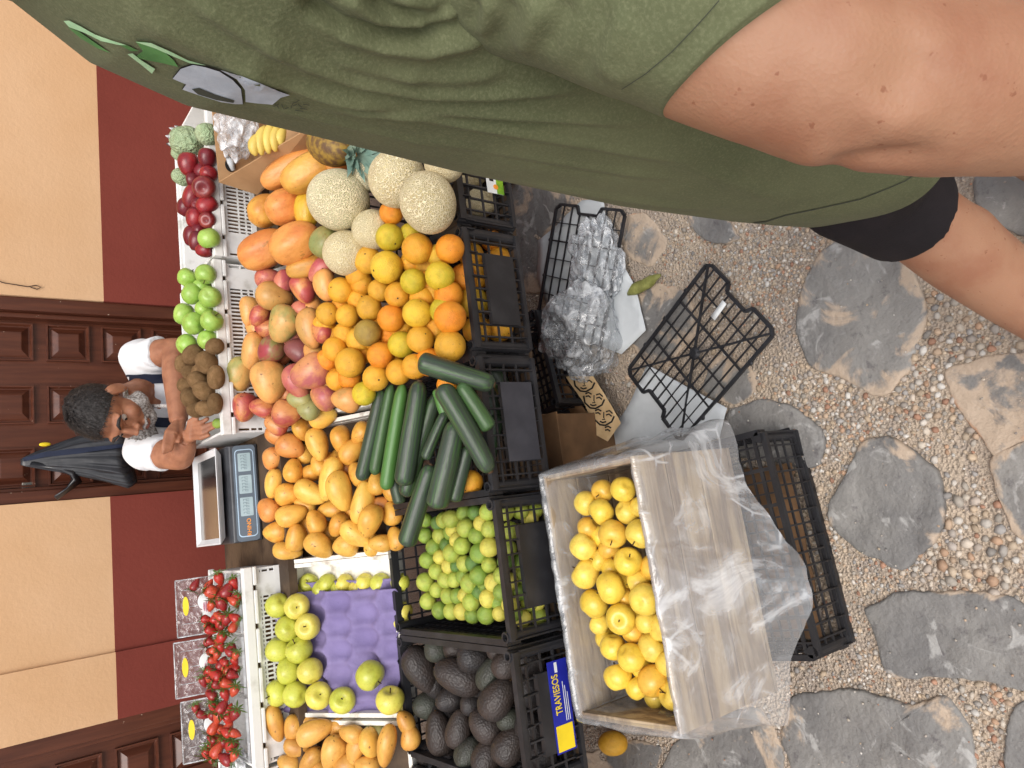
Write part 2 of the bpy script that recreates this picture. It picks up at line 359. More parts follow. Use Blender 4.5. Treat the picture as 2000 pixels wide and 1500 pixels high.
def text(s,m,size,mat4,name='lettering',parent=None,ext=.0006,bold=0,sx=1):
    c=bpy.data.curves.new(name,'FONT'); c.body=s; c.size=size; c.extrude=ext; c.align_x='CENTER'; c.align_y='CENTER'; c.offset=bold
    t=bpy.data.objects.new(name,c); COL.objects.link(t); bpy.context.view_layer.update(); me=bake(t,name); bpy.data.objects.remove(t)
    me.materials.clear(); me.materials.append(MT[m]); me.transform(mat4@Matrix.Diagonal((sx,1,1,1))); return link(name,me,parent)
def frame4(o,x,y):
    x=Vector(x).normalized(); y=(Vector(y)-x*Vector(y).dot(x)).normalized(); z=x.cross(y); o=Vector(o)
    return Matrix(((x.x,y.x,z.x,o.x),(x.y,y.y,z.y,o.y),(x.z,y.z,z.z,o.z),(0,0,0,1)))
def poly_dist(Vs,L):
    """distance of points to a 3-d polyline, and the share along it"""
    best=np.full(len(Vs),9.); tt=np.zeros(len(Vs)); n=len(L)-1
    for i in range(n):
        a,b=np.array(L[i]),np.array(L[i+1]); d=b-a; t=np.clip(((Vs-a)@d)/(d@d+1e-12),0,1); q=np.linalg.norm(Vs-a-t[:,None]*d,axis=1); m=q<best; best[m]=q[m]; tt[m]=(i+t[m])/n
    return best,tt
def folds(o,L,amp=1.):
    """raise or sink real folds: (picture points along the fold, width, height)"""
    me=o.data; bv=bvh_of(o); n=len(me.vertices); co=np.empty(n*3); me.vertices.foreach_get('co',co); co=co.reshape(-1,3); no=np.array([v.normal for v in me.vertices]); dsp=np.zeros(n)
    for pts,wd,h in L:
        P=[]
        for (a,b),(c,d) in zip(pts,pts[1:]):
            for k in range(6): P.append((a+(c-a)*k/6,b+(d-b)*k/6))
        P.append(pts[-1]); H=[hit(bv,x,y,0) for x,y in P]; H=[h_ for h_ in H if h_ is not None]
        if len(H)<2: continue
        dd,t=poly_dist(co,H); dsp+=h*np.exp(-(dd/wd)**2)*np.clip(np.minimum(t,1-t)*5,.0,1)
    co+=no*dsp[:,None]*amp; me.vertices.foreach_set('co',co.ravel()); me.update()
def nz(p,s,seed=0): return noise.noise(Vector(p)*s+Vector((seed*3.7,seed*1.3,seed*7.1)))
ORD='zeroth first second third fourth fifth sixth seventh eighth ninth tenth eleventh twelfth thirteenth fourteenth fifteenth sixteenth seventeenth eighteenth nineteenth twentieth'.split()
# ================================================================ SETTING
g=MB().grid([[(-40,-40,0),(40,-40,0)],[(-40,40,0),(40,40,0)]]).build('ground','ground'); struct(g)
STONES=[ # outline in the picture, height, dust, label
([(1640,465),(1690,455),(1760,490),(1805,560),(1808,640),(1785,720),(1730,782),(1660,748),(1565,705),(1553,650),(1570,560),(1600,500)],.016,.02,'large dark flagstone beside the standing man\'s leg, with orange dirt smears'),
([(1700,858),(1750,852),(1830,915),(1852,985),(1832,1050),(1765,1115),(1690,1085),(1614,1015),(1635,950),(1670,905)],.022,-.08,'rounded grey flagstone nearest the upside-down black crate, ringed by gravel'),
([(1683,1178),(1780,1152),(1860,1155),(1975,1158),(2040,1200),(2040,1345),(1960,1337),(1860,1322),(1730,1322),(1706,1250)],.02,-.1,'wide four-sided grey flagstone between the rounded and the cracked stones'),
([(1545,1352),(1650,1342),(1780,1372),(1862,1358),(1900,1420),(1915,1540),(1560,1540),(1525,1440)],.016,-.03,'pale streaked flagstone nearest the bottom edge, past the crate corner'),
([(1843,722),(1900,708),(2060,660),(2060,890),(1965,958),(1920,850),(1860,780)],.012,.10,'flagstone half buried in tan dirt below the bare leg'),
([(1935,895),(2060,830),(2060,1090),(1985,1050),(1950,960)],.014,.06,'mottled flagstone at the right edge of the photo, below the dirt-covered one'),
([(1420,800),(1500,778),(1560,800),(1622,858),(1600,905),(1500,900),(1400,890)],.014,-.12,'dark slab of stone just above the upside-down crate'),
([(1338,385),(1430,435),(1445,468),(1400,475),(1355,450)],.01,-.02,'small dark stone just under the green shirt hem'),
([(1262,550),(1330,560),(1372,640),(1300,722),(1245,700),(1225,620)],.01,.04,'flat dark stone under the upper corner of the loose black grid'),
([(1895,340),(2060,330),(2060,475),(1960,450),(1915,410)],.014,-.05,'pale grey flagstone beside the dark shoe'),
([(1400,690),(1460,715),(1490,760),(1440,792),(1370,765)],.008,.03,'small dark stone showing below the loose black grid'),
([(1390,1400),(1480,1372),(1535,1470),(1540,1540),(1280,1540),(1310,1450)],.012,.0,'dark wet-looking stone under the lower end of the apple box'),
([(1970,1378),(2060,1360),(2060,1540),(1962,1540)],.014,-.1,'plain grey flagstone in the bottom right corner'),
([(960,330),(1120,380),(1150,440),(1085,500),(1060,580),(980,560)],.006,.03,'dark flat stone in the shade under the melon crate'),
([(1205,420),(1260,418),(1310,470),(1270,520),(1215,500)],.006,.1,'low dirt-dusted stone beside the clear plastic bag'),
([(1120,1470),(1290,1440),(1300,1540),(1120,1540)],.008,.05,'dull grey stone beneath the fallen yellow fruit'),
]
SP=[]
def stone(poly,h,dust,label,i):
    h*=.55
    P=[Vector(p) for p in poly]
    for _ in range(2):
        Q=[]
        for a,b in zip(P,P[1:]+P[:1]): Q+=[a*.86+b*.14,a*.14+b*.86]
        P=Q
    W=[atz(p.x,p.y,0) for p in P]; 
    D=[]
    for a,b in zip(W,W[1:]+W[:1]): k=max(1,int((b-a).length/.008)); D+=[a+(b-a)*q/k for q in range(k)]
    W=[p+Vector((nz(p,12,i),nz(p,12,i+9),0))*.013+Vector((nz(p,45,i),nz(p,45,i+9),0))*.005 for p in D]
    c=sum(W,Vector())/len(W); SP.append(np.array([[p.x,p.y] for p in W])); n=len(W)
    rings=[]
    for s,z in ((1.01,-.012),(1.0,h*.5),(.985,h*.85),(.955,h),(.88,h+.001),(.75,h),(.6,h),(.42,h),(.22,h)):
        rings.append([Vector(((p-c)*s+c).to_tuple()[:2]+((z+nz(c+(p-c)*s,7,i)*.009+nz(c+(p-c)*s,24,i)*.004) if z>0 else z,)) for p in W])
    mb=MB().loft(rings); mb.v=[tuple(Vector(v)-c) for v in mb.v]
    o=mb.build('flagstone','stone',None,True); at=o.data.color_attributes.new('rim','FLOAT_COLOR','POINT'); rv=[q for q in (1,1,1,.9,.55,.2,0,0,0) for _ in range(n)]; rv+=[0]*(len(o.data.vertices)-len(rv)); at.data.foreach_set('color',[x for q in rv for x in (q,q,q,1)]); o.location=c; o['dust']=dust; tag(o,label,'paving stone','flagstones set in the dirt')
for i,s in enumerate(STONES): stone(*s,i)
def in_poly(x,y,P):
    c=np.zeros(len(x),bool)
    for a,b in zip(P,np.roll(P,1,0)):
        k=((a[1]>y)!=(b[1]>y))&(x<(b[0]-a[0])*(y-a[1])/(b[1]-a[1]+1e-12)+a[0]); c^=k
    return c
def gravel():
    rng=np.random.default_rng(3); bm=bmesh.new(); bmesh.ops.create_icosphere(bm,subdivisions=1,radius=1); iv=np.array([v.co for v in bm.verts]); fi=np.array([[v.index for v in f.verts] for f in bm.faces]); bm.free()
    pal=np.array([S(222,208,190),S(212,182,152),S(190,180,170),S(172,170,168),S(232,224,212),S(206,164,130),S(160,156,150),S(234,230,222),S(222,200,172),S(214,190,160),S(200,186,172),S(180,172,160),S(226,214,196),S(188,134,104)])
    N=30000; x=rng.uniform(-1.3,1.3,N); y=rng.uniform(.05,1.9,N); r=np.where(rng.random(N)<.86,rng.uniform(.0016,.0042,N),rng.uniform(.004,.0095,N))
    big=[] # drifts of larger pebbles seen in the photo
    for (a,b,ra,k,rr) in [(1560,430,.20,420,.007),(1480,560,.14,260,.006),(1860,660,.13,120,.011),(1690,860,.14,190,.008),(1640,790,.12,200,.009),(1920,1050,.10,70,.013),(1560,800,.1,160,.009),(1950,780,.1,60,.01),(1600,1040,.05,60,.008),(1470,1460,.14,120,.009),(1720,1130,.12,120,.006),(1800,760,.09,80,.010),(1940,1400,.09,60,.009),(1700,1340,.12,90,.007),(1790,1080,.09,80,.009),(1900,1160,.1,70,.008),(1560,900,.05,40,.008),(1350,480,.12,160,.005)]:
        p=atz(a,b,0); k=int(k*3); rr*=.78; q=rng.normal(0,ra*.52,(k,2)); x=np.r_[x,p.x+q[:,0]]; y=np.r_[y,p.y+q[:,1]]; r=np.r_[r,rr*rng.uniform(.45,1.15,k)]
    N0=30000; m=np.ones(len(x),bool); idx=np.arange(len(x))
    for P in SP:
        k=in_poly(x,y,P); m&=~(k&((r>.0034)|(rng.random(len(x))<.9)))
    dn=np.array([nz((a,b,0),3.2,5)+.6*nz((a,b,0),9,2) for a,b in zip(x,y)]); m&=~((idx<N0)&(dn<rng.normal(.0,.24,len(x))))
    x,y,r=x[m],y[m],r[m]; n=len(x)
    # push the larger pebbles apart so they lie side by side
    o=np.argsort(-r); keep=[]; cell={}
    for i in o:
        if r[i]>.0042:
            ci,cj=int(x[i]/.02),int(y[i]/.02); ok=True
            for a in (-1,0,1):
                for b in (-1,0,1):
                    for j in cell.get((ci+a,cj+b),()):
                        if (x[i]-x[j])**2+(y[i]-y[j])**2<(.80*(r[i]+r[j]))**2: ok=False
            if not ok: continue
            cell.setdefault((ci,cj),[]).append(i)
        keep.append(i)
    x,y,r=x[keep],y[keep],r[keep]; n=len(x); nv=len(iv)
    sc=np.stack([r*rng.uniform(.85,1.3,n),r*rng.uniform(.7,1.05,n),r*rng.uniform(.5,.8,n)],1)
    A=iv[None]*(1+rng.uniform(-.24,.24,(n,nv,1)))*sc[:,None]; t=rng.uniform(0,6.28,n); c,s=np.cos(t)[:,None],np.sin(t)[:,None]
    X=A[:,:,0]*c-A[:,:,1]*s+x[:,None]; Y=A[:,:,0]*s+A[:,:,1]*c+y[:,None]; on=np.zeros(n)
    for P in SP: on[in_poly(x,y,P)]=.014
    Z=A[:,:,2]+(r*.12+on)[:,None]
    co=np.stack([X,Y,Z],2).reshape(-1,3); F_=(fi[None]+(np.arange(n)*nv)[:,None,None]).reshape(-1,3)
    me=bpy.data.meshes.new('gravel'); me.vertices.add(len(co)); me.vertices.foreach_set('co',co.ravel()); me.loops.add(F_.size); me.loops.foreach_set('vertex_index',F_.ravel().astype(np.int32))
    me.polygons.add(len(F_)); me.polygons.foreach_set('loop_start',np.arange(0,F_.size,3,dtype=np.int32)); me.polygons.foreach_set('use_smooth',[True]*len(F_)); me.update(calc_edges=True)
    at=me.color_attributes.new('pc','FLOAT_COLOR','POINT'); ci=rng.integers(0,len(pal),n); cc=(pal[ci]*.8+.2*pal.mean(0))*rng.uniform(.62,.98,(n,1)); at.data.foreach_set('color',np.concatenate([np.repeat(cc,nv,0),np.ones((n*nv,1))],1).ravel())
    me.materials.append(MT['gravel']); struct(link('gravel',me),'stuff')
gravel()
# ---------------------------------------------------------------- building
YW=3.2
bld=thing('building','orange plastered house front with oxblood red base and two brown wooden doors','building',(0,YW,0))
def bp(name,m,boxes,parent=bld,bev=0):
    mb=MB()
    for a,b in boxes: mb.box((a[0],a[1]-YW,a[2]),(b[0],b[1]-YW,b[2]))
    return mb.build(name,m,parent,False,bev)
ZB=1.077; segs=[(1.02,5.,YW),(-.35,.23,YW),(-.588,-.35,YW-.012)]
bp('painted_base','wall_red',[((a,y-.002,-.02),(b,YW+.25,ZB)) for a,b,y in segs]+[((-5,YW-.014,-.02),(-1.5,YW+.25,ZB))])
bp('upper_wall','wall_orange',[((a,y,ZB),(b,YW+.25,2.2)) for a,b,y in segs]+[((-5,YW-.012,ZB),(-1.5,YW+.25,2.2)),((-5,YW,2.2),(5,YW+.25,3.4))])
def door(x0,x1,cols,rows,plate):
    bp('door_frame','door',[((x0,YW+.012,0),(x0+.045,YW+.12,2.2)),((x1-.055,YW+.012,0),(x1,YW+.12,2.2)),((x0+.045,YW+.012,2.13),(x1-.055,YW+.12,2.2)),((x1-.075,YW+.04,0),(x1-.055,YW+.10,2.13)),((x0+.045,YW+.04,0),(x0+.06,YW+.10,2.13))],bev=.004)
    mb=MB(); yf=.085; mb.box((x0+.045,yf,0.01),(x1-.055,yf+.04,2.13))
    d=mb.build('door','door',bld)
    for cx in cols:
        for cz in rows:
            if cz<.1: continue
            p=MB(); w,h=.074,.074
            R=[]
            for s,y in ((1.0,yf),(1.0,yf-.014),(.93,yf-.014),(.86,yf-.003),(.80,yf-.003),(.5,yf-.020),(.46,yf-.021)):
                R.append([(cx-w*s,y,cz-h*s),(cx+w*s,y,cz-h*s),(cx+w*s,y,cz+h*s),(cx-w*s,y,cz+h*s)])
            p.loft(R).build('door_panel','door',d)
    if plate:
        pc=aty(56,955,YW+yf-.004); q=MB().box((pc.x-.026,yf-.006,pc.z-.047/2*.9),(pc.x+.026,yf-.0005,pc.z+.047/2*.9)).build('number_plate','metal_number',d,False,.002)
        text('1030','white_ink',.022,frame4((pc.x,yf-.0065,pc.z),(1,0,0),(0,0,1)),'plate_number',q,.0008) if False else None
        text('1030','lcd_dark',.022,frame4((pc.x,yf-.0072,pc.z),(1,0,0),(0,0,1)),'plate_number',d,.0008)
    return d
cx=[aty(150,y,YW+.08).x for y in (672,790,908)]
d1=door(.23,1.02,cx,[1.195+.192*k for k in range(-5,5)],True)
d2=door(-1.5,-.588,[-.78,-1.04,-1.30],[1.0+.192*k for k in range(-4,6)],False)
pts=[aty(x,y,YW-.006) for x,y in ((-10,545),(5,552),(30,556),(55,560),(70,557),(80,561),(72,565),(60,561))]
tag(MB().tube(pts,.0018,6).build('cable','cable',None,True),'thin dark wire dangling on the orange wall above the red band','wire')
# ---------------------------------------------------------------- crates
def panel(mb,U,H,T,plaque=True,flip=1):
    """black lattice panel: u along, w up; T(u,t,w)->point (t outward)"""
    def bx(u0,u1,t0,t1,w0,w1):
        c=[T(u,t,w) for w in (w0,w1) for u,t in ((u0,t0),(u1,t0),(u1,t1),(u0,t1))]
        mb.add(c,[(0,3,2,1),(4,5,6,7),(0,1,5,4),(1,2,6,5),(2,3,7,6),(3,0,4,7)])
    h=U/2
    bx(-h,h,-.004,.011,H-.013,H); bx(-h,h,-.004,.006,H-.022,H-.0135); bx(-h,h,-.003,.010,0,.011)
    n=max(4,int(U/.029))
    for w in (.30,.52,.76): bx(-h,h,-.0022,.0022,H*w,H*w+.005)
    for i in range(n+1):
        u=-h+U*i/n; t=.0085 if i%3==0 else .0028
        bx(u-.002,u+.002,-.0030,t,.011,H-.022)
    for i in range(n+1):
        u=-h+U*i/n; bx(u-.0012,u+.0012,.0045,.0105,H-.0395,H-.0135) if i%2==0 else bx(u-.0012,u+.0012,.0045,.0098,.011,.03)
    if plaque: bx(-.30*U,.30*U,-.0035,.0095,H*.16,H*.66)
def black_crate(W,D,H,loc,label,group='black plastic fruit crates',rz=0,rot=None,plaq=True,floor=True):
    t=thing('plastic_crate',label,'crate',loc,group,rz)
    if rot: t.rotation_euler=rot
    for nm,U,T in (('front_panel',W,lambda u,t,w:(u,-t+.0,w)),('back_panel',W,lambda u,t,w:(-u,D+t,w)),('side_panel',D-.016,lambda u,t,w:(-W/2-t+.0,D/2-u,w)),('side_panel',D-.016,lambda u,t,w:(W/2+t,D/2+u,w))):
        mb=MB(); panel(mb,U,H,T,plaq and nm=='front_panel'); mb.build(nm,'black_plastic',t)
    mb=MB(); nx,ny=int(W/.026),int(D/.024)
    for i in range(nx+1): x=-W/2+W*i/nx; wv=.004 if i%3 else .008; mb.box((x-wv/2,.003,.002),(x+wv/2,D-.003,.007))
    for j in range(ny+1): y=D*j/ny; wv=.0046 if j%4 else .009; mb.box((-W/2+.003,y-wv/2,.0035),(W/2-.003,y+wv/2,.0085))
    if floor: mb.build('floor_grid','black_plastic',t)
    for sx in (-1,1):
        for sy in (0,1):
            cx_,cy_=sx*(W/2-.008),D*sy+(.008 if not sy else -.008); mb=MB(); R=[]
            for r,z in ((.013,0),(.013,H+.003),(.0085,H+.003),(.0085,H-.03)): R.append([(cx_+r*math.cos(a),cy_+r*math.sin(a),z) for a in [6.283*k/12 for k in range(12)]])
            mb.loft(R).build('corner_post','black_plastic',t)
    return t
YF,ZF,HC=1.35,.445,.175
CR={}
for nm,x0,x1,lab in (('melon',.695,1.02,'black plastic crate holding the netted melons, price sticker on its front'),('orange',.372,.684,'black plastic crate heaped with oranges, blank black plaque on front'),('zucchini',.036,.362,'black plastic crate piled with dark zucchini, grey plaque on front'),('lime',-.298,.024,'black plastic crate holding green and yellow limes'),('avocado',-.612,-.31,'black plastic crate of avocados with a blue label on its front')):
    CR[nm]=black_crate(x1-x0-.012,.50,HC,((x0+x1)/2,YF,ZF),lab,plaq=nm!='melon'); CR[nm]['x']=(x0+x1)/2
black_crate(.3,.5,HC,(-.80,YF,ZF),'black plastic crate partly cut off by the bottom edge, left of the avocados')
c=CR['zucchini']; w=.314; MB().box((-.095,-.0112,.022),(.095,-.0097,.118)).build('front_plaque','grey_plate',c)
# blue avocado label
def crate_label():
    c=CR['avocado']; p=aty(1080,1405,YF-.005); u0,u1=-.092,.105; z0,z1=.026,.084
    q=MB().box((u0,-.0112,z0),(u1,-.0097,z1)).build('brand_label','blue_ink',c)
    e=-.0112
    MB().box((u0+.004,e-.0006,z0+.005),(u0+.058,e,z1-.004)).build('label_picture','yellow_ink',c)
    text('TRAVIESOS','yellow_ink',.0265,frame4(((u0+u1)/2+.026,e-.0006,(z0+z1)/2+.010),(1,.0,.03),(0,0,1)),'label_lettering',c,.0004,.0002,.66)
    mb=MB()
    for k,(a,b) in enumerate(((.0,.085),(.01,.075),(.0,.06))): mb.box((u0+.064,e-.0005,z0+.019-k*.0055),(u0+.064+b,e,z0+.0205-k*.0055))
    mb.box((u1-.026,e-.0005,z0+.030),(u1-.004,e,z0+.038))
    mb.build('label_print','white_ink',c)
crate_label()
c=CR['melon']
_p=aty(966,360,YF-.012); sx_,sz_=_p.x-c['x'],_p.z-ZF
MB().box((sx_-.026,-.0135,sz_-.026),(sx_+.03,-.0118,sz_+.026)).build('price_sticker','white_ink',c,False,.0005); MB().box((sx_-.026,-.0142,sz_-.026),(sx_+.03,-.0136,sz_-.004)).build('sticker_picture','green_ink',c); MB().box((sx_+.006,-.0142,sz_+.004),(sx_+.016,-.0136,sz_+.017)).build('sticker_print','black_ink',c)
MB().ball((sx_-.008,-.0142,sz_-.001),(.007,.001,.008)).build('sticker_fruit','orange_ink',c)
# low table that carries the front row, the boards further back
t=thing('market_table','low dark plank table under the front row of black crates','table',(.2,1.62,0))
for k in range(4):
    MB().box((-1.15,-.24+k*.125,.415),(1.0,-.125+k*.125,.442)).build('plank','brown_board',t)
for x in (-1.1,.95):
    for y in (-.05,.2): MB().box((x-.025,y-.025,0),(x+.025,y+.025,.4145)).build('leg','brown_board',t)
t=thing('back_table','worn brown plank table carrying the scale and the rear crates','table',(.2,2.45,0))
MB().box((-1.3,-.31,.775),(1.5,-.10,.80)).build('plank','brown_board',t); MB().box((-1.3,-.098,.775),(1.5,.10,.80)).build('plank','brown_board',t); MB().box((-1.3,.102,.775),(1.5,.28,.80)).build('plank','brown_board',t)
for x in (-1.2,1.4):
    for y in (-.25,.22): MB().box((x-.03,y-.03,0),(x+.03,y+.03,.7748)).build('leg','brown_board',t)
# white painted trays tipped towards the buyers
TILT=math.atan(.5)
def tip_tray(x0,x1,label,depth=.37,y0=1.875,z0=.565,h=.075,m='white_wood',fl='brown_board'):
    t=thing('wooden_tray',label,'tray',((x0+x1)/2,y0,z0),'tipped white fruit trays',0,TILT); W=x1-x0
    MB().box((-W/2,0,0),(W/2,depth,.008)).build('floor_board',fl,t)
    for sx in (-1,1):
        a,b=(-W/2,-W/2+.012) if sx<0 else (W/2-.012,W/2)
        MB().box((a,.0,.0085),(b,depth,h*.55)).build('side_slat',m,t,False,.0015); MB().box((a+.001*sx,.0,h*.6),(b+.001*sx,depth,h)).build('side_slat',m,t,False,.0015)
    MB().box((-W/2+.0125,depth-.012,.0085),(W/2-.0125,depth,h*.8)).build('end_slat',m,t); MB().box((-W/2+.0125,0,.0085),(W/2-.0125,.012,h*.7)).build('end_slat',m,t)
    return t
TY=tip_tray(-.085,.318,'white slatted tray under the heap of small yellow mangoes')
TG=tip_tray(-.515,-.088,'white slatted tray holding the purple pulp tray of green apples',fl='white_wood')
TM=tip_tray(-.92,-.525,'white slatted tray of bruised yellow mangoes in the lower left')
TR=tip_tray(.335,.80,'white tray under the red and green mangoes')
TP=tip_tray(.815,1.25,'white tray under the papayas')
# white plastic crates on the back table
def white_crate(x0,x1,y0,H,D,label,zb=.80):
    W=x1-x0; t=thing('white_crate',label,'crate',((x0+x1)/2,y0,zb),'white plastic crates at the back'); mb=MB(); lip=.040
    mb.box((-W/2,0,0),(W/2,.006,.016)); mb.box((-W/2,0,H-lip-.012),(W/2,.006,H-lip)); n=int(W/.0125)
    for i in range(n+1):
        x=-W/2+.003+(W-.006)*i/n; mb.box((x-.0026,.0008,.016),(x+.0026,.0054,H-lip-.012))
    for z in (.030,.052): mb.box((-W/2,.0012,z),(W/2,.0048,z+.005)) if z<H-lip-.02 else None
    for x in (-W/2+.05,W/2-.05,-W/6,W/6): mb.box((x-.032,.0002,.0161),(x+.032,.0058,H-lip-.0122)) if abs(x)>W/3 else None
    mb.build('slotted_front','white_plastic',t); MB().box((-W/2+.009,.018,.0065),(W/2-.009,.022,H-.02)).build('slot_shade_sheet','dark_cardboard',t)  # dark sheet added behind the slots, stands in for the shade inside the crate
    mb=MB(); xs=[-W/2-.006]; k=5
    for i in range(k): c=-W/2+W*(i+.5)/k; xs+=[c-.007,c+.007]
    xs.append(W/2+.006)
    mb.box((xs[0],-.014,H-lip+.012),(xs[-1],.010,H))
    for a,b in zip(xs[0::2],xs[1::2]): mb.box((a,-.014,H-lip),(b,-.004,H-lip+.0118))
    mb.build('front_lip','white_plastic',t,False,.003)
    for sx in (-1,1): MB().box((min(sx*W/2,sx*(W/2-.008)),.0105,0),(max(sx*W/2,sx*(W/2-.008)),D,H-.004)).build('side_wall','white_plastic',t,False,.002)
    MB().box((-W/2+.0085,D-.008,0),(W/2-.0085,D,H-.006)).build('back_wall','white_plastic',t); MB().box((-W/2+.0085,.0105,.001),(W/2-.0085,D-.0085,.006)).build('floor','white_plastic',t)
    MB().box((-W/2-.006,D+.0005,H-.012),(W/2+.006,D+.012,H+.006)).build('back_lip','white_plastic',t,False,.003)
    return t
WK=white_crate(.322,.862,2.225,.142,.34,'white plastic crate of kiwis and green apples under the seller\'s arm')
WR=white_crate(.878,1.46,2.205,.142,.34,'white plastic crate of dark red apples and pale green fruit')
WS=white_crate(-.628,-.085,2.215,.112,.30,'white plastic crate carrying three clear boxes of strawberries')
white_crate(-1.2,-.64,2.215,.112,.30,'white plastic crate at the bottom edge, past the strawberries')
# ================================================================ FRUIT
def revolve(prof,n=20,deform=None):
    """prof: list of (radius, z) bottom to top; unit size about 1"""
    R=[]
    for r,z in prof: R.append([Vector((r*math.cos(a),r*math.sin(a),z)) for a in [6.2832*j/n for j in range(n)]])
    mb=MB().loft(R)
    if deform: mb.v=[tuple(deform(Vector(v))) for v in mb.v]
    return mb
def ell(n,fr=lambda t:math.sin(t),fz=lambda t:-math.cos(t)/2):
    return [(max(.004,fr(math.pi*i/n))/2,fz(math.pi*i/n)) for i in range(n+1)]
def protos(kind,nv=4):
    out=[]
    for k in range(nv):
        s=k+1
        if kind in('orange','lime'):
            def pr(t): return math.sin(t)
            def pz(t):
                z=-math.cos(t)/2*(.97 if kind=='orange' else 1.03); 
                if kind=='lime' and t>2.9: z+=.02
                return z-(.022*math.exp(-((t-math.pi)/.16)**2) if kind=='orange' else 0)
            mb=revolve(ell(14,pr,pz),20,lambda v:v*(1+.025*nz(v,2.2,s)+.012*nz(v,5,s)))
        elif kind=='apple':
            P=[]
            for i in range(17):
                t=math.pi*i/16; r=math.sin(t)**.86/2*(1+.07*math.cos(t)*-1); z=-math.cos(t)*.46
                if t<.55: z+=.085*math.exp(-(t/.24)**2)
                if t>2.55: z-=.15*math.exp(-((math.pi-t)/.26)**2)
                P.append((max(.003,r),z))
            def df(v):
                a=math.atan2(v.y,v.x); k5=1+.018*math.cos(5*a+s)*(-v.z+.5); return Vector((v.x*k5,v.y*k5,v.z))*(1+.04*nz(v,1.6,s))
            mb=revolve(P,22,df)
        elif kind=='mango':
            def df(v):
                f=v.z+.5; v=v.copy(); b=.10*math.sin(math.pi*f*1.1)+.05*(1-f)
                v.x*=1.0+.10*(f-.45); v.y*=.86+.08*f; v.x+=.10*math.sin(math.pi*(f-.1))*(1 if v.z<.2 else .9)-.05
                return v*(1+.05*nz(v,1.7,s))
            mb=revolve(ell(14,lambda t:math.sin(t)**.9*(1+.12*math.cos(t)*-1)),20,df)
        elif kind=='small_mango':
            def df(v):
                f=v.z+.5; v=v.copy(); v.y*=.84; v.x+=.16*math.sin(math.pi*f)*.5-.10*(1-f)**2*(1 if k%2 else .4); v.x*=1-.05*f
                return v*(1+.05*nz(v,1.9,s))
            mb=revolve(ell(14,lambda t:math.sin(t)**.92*(1+.20*-math.cos(t))),20,df)
        elif kind=='papaya':
            mb=revolve(ell(18,lambda t:math.sin(t)**.8*(1+.12*-math.cos(t)+.05*math.sin(2*t))),24,lambda v:Vector((v.x*(1+.05*math.cos(5*math.atan2(v.y,v.x))),v.y*(1+.05*math.cos(5*math.atan2(v.y,v.x))),v.z))*(1+.04*nz(v,1.5,s)))
        elif kind=='cantaloupe':
            mb=revolve(ell(24,lambda t:math.sin(t),lambda t:-math.cos(t)/2*.98+.018*math.exp(-(t/.12)**2)-.016*math.exp(-((t-math.pi)/.12)**2)),36,lambda v:v*(1+.022*nz(v,1.8,s)+.008*nz(v,6,s)))
        elif kind=='kiwi': mb=revolve(ell(12,lambda t:math.sin(t)**.85),18,lambda v:v*(1+.04*nz(v,2,s)))
        elif kind=='avocado':
            mb=revolve(ell(18,lambda t:math.sin(t)**.85*(1-.19*-math.cos(t))),24,lambda v:v*(1+.045*nz(v,1.8,s)+.014*nz(v,11,s)))
        elif kind=='zucchini':
            def df(v):
                a=math.atan2(v.y,v.x); m=1+.012*math.cos(6*a); b=.10*math.cos(math.pi*v.z)*(.6 if k%2 else -.35)
                return Vector((v.x*m+b,v.y*m,v.z))*(1+.02*nz(v,1.5,s))
            P=[]
            for i in range(27):
                f=.5-.5*math.cos(math.pi*i/26); z=f-.5; e=min(1,math.sqrt(max(0,1-((max(0,.085-f))/.085)**2)))*min(1,math.sqrt(max(0,1-((max(0,f-.87))/.13)**2))*.80+.20 if f>.87 else 1)
                P.append((max(.01,.5*e*(.98-.14*f+.06*math.sin(3*f))),z))
            mb=revolve(P,20,df)
        elif kind=='strawberry':
            mb=revolve(ell(12,lambda t:math.sin(t)**.9*(.80+.34*-math.cos(t)) if t>0 else 0),14,lambda v:v*(1+.07*nz(v,2,s)))
        elif kind=='cherimoya':
            mb=revolve(ell(16),22,lambda v:v*(1+.10*nz(v,2.4,s)+.07*abs(nz(v,5,s))))
        elif kind=='red_apple':
            P=[]
            for i in range(17):
                t=math.pi*i/16; r=math.sin(t)**.86/2*(1+.15*-math.cos(t)); z=-math.cos(t)*.5
                if t<.55: z+=.07*math.exp(-(t/.22)**2)
                if t>2.55: z-=.16*math.exp(-((math.pi-t)/.26)**2)
                P.append((max(.003,r),z))
            mb=revolve(P,22,lambda v:Vector((v.x*(1+.05*math.cos(5*math.atan2(v.y,v.x))*max(0,.2-v.z)),v.y*(1+.05*math.cos(5*math.atan2(v.y,v.x))*max(0,.2-v.z)),v.z))*(1+.04*nz(v,1.6,s)))
        out.append(mb)
    return out
def tilt_blob(z): pass
STEM={}
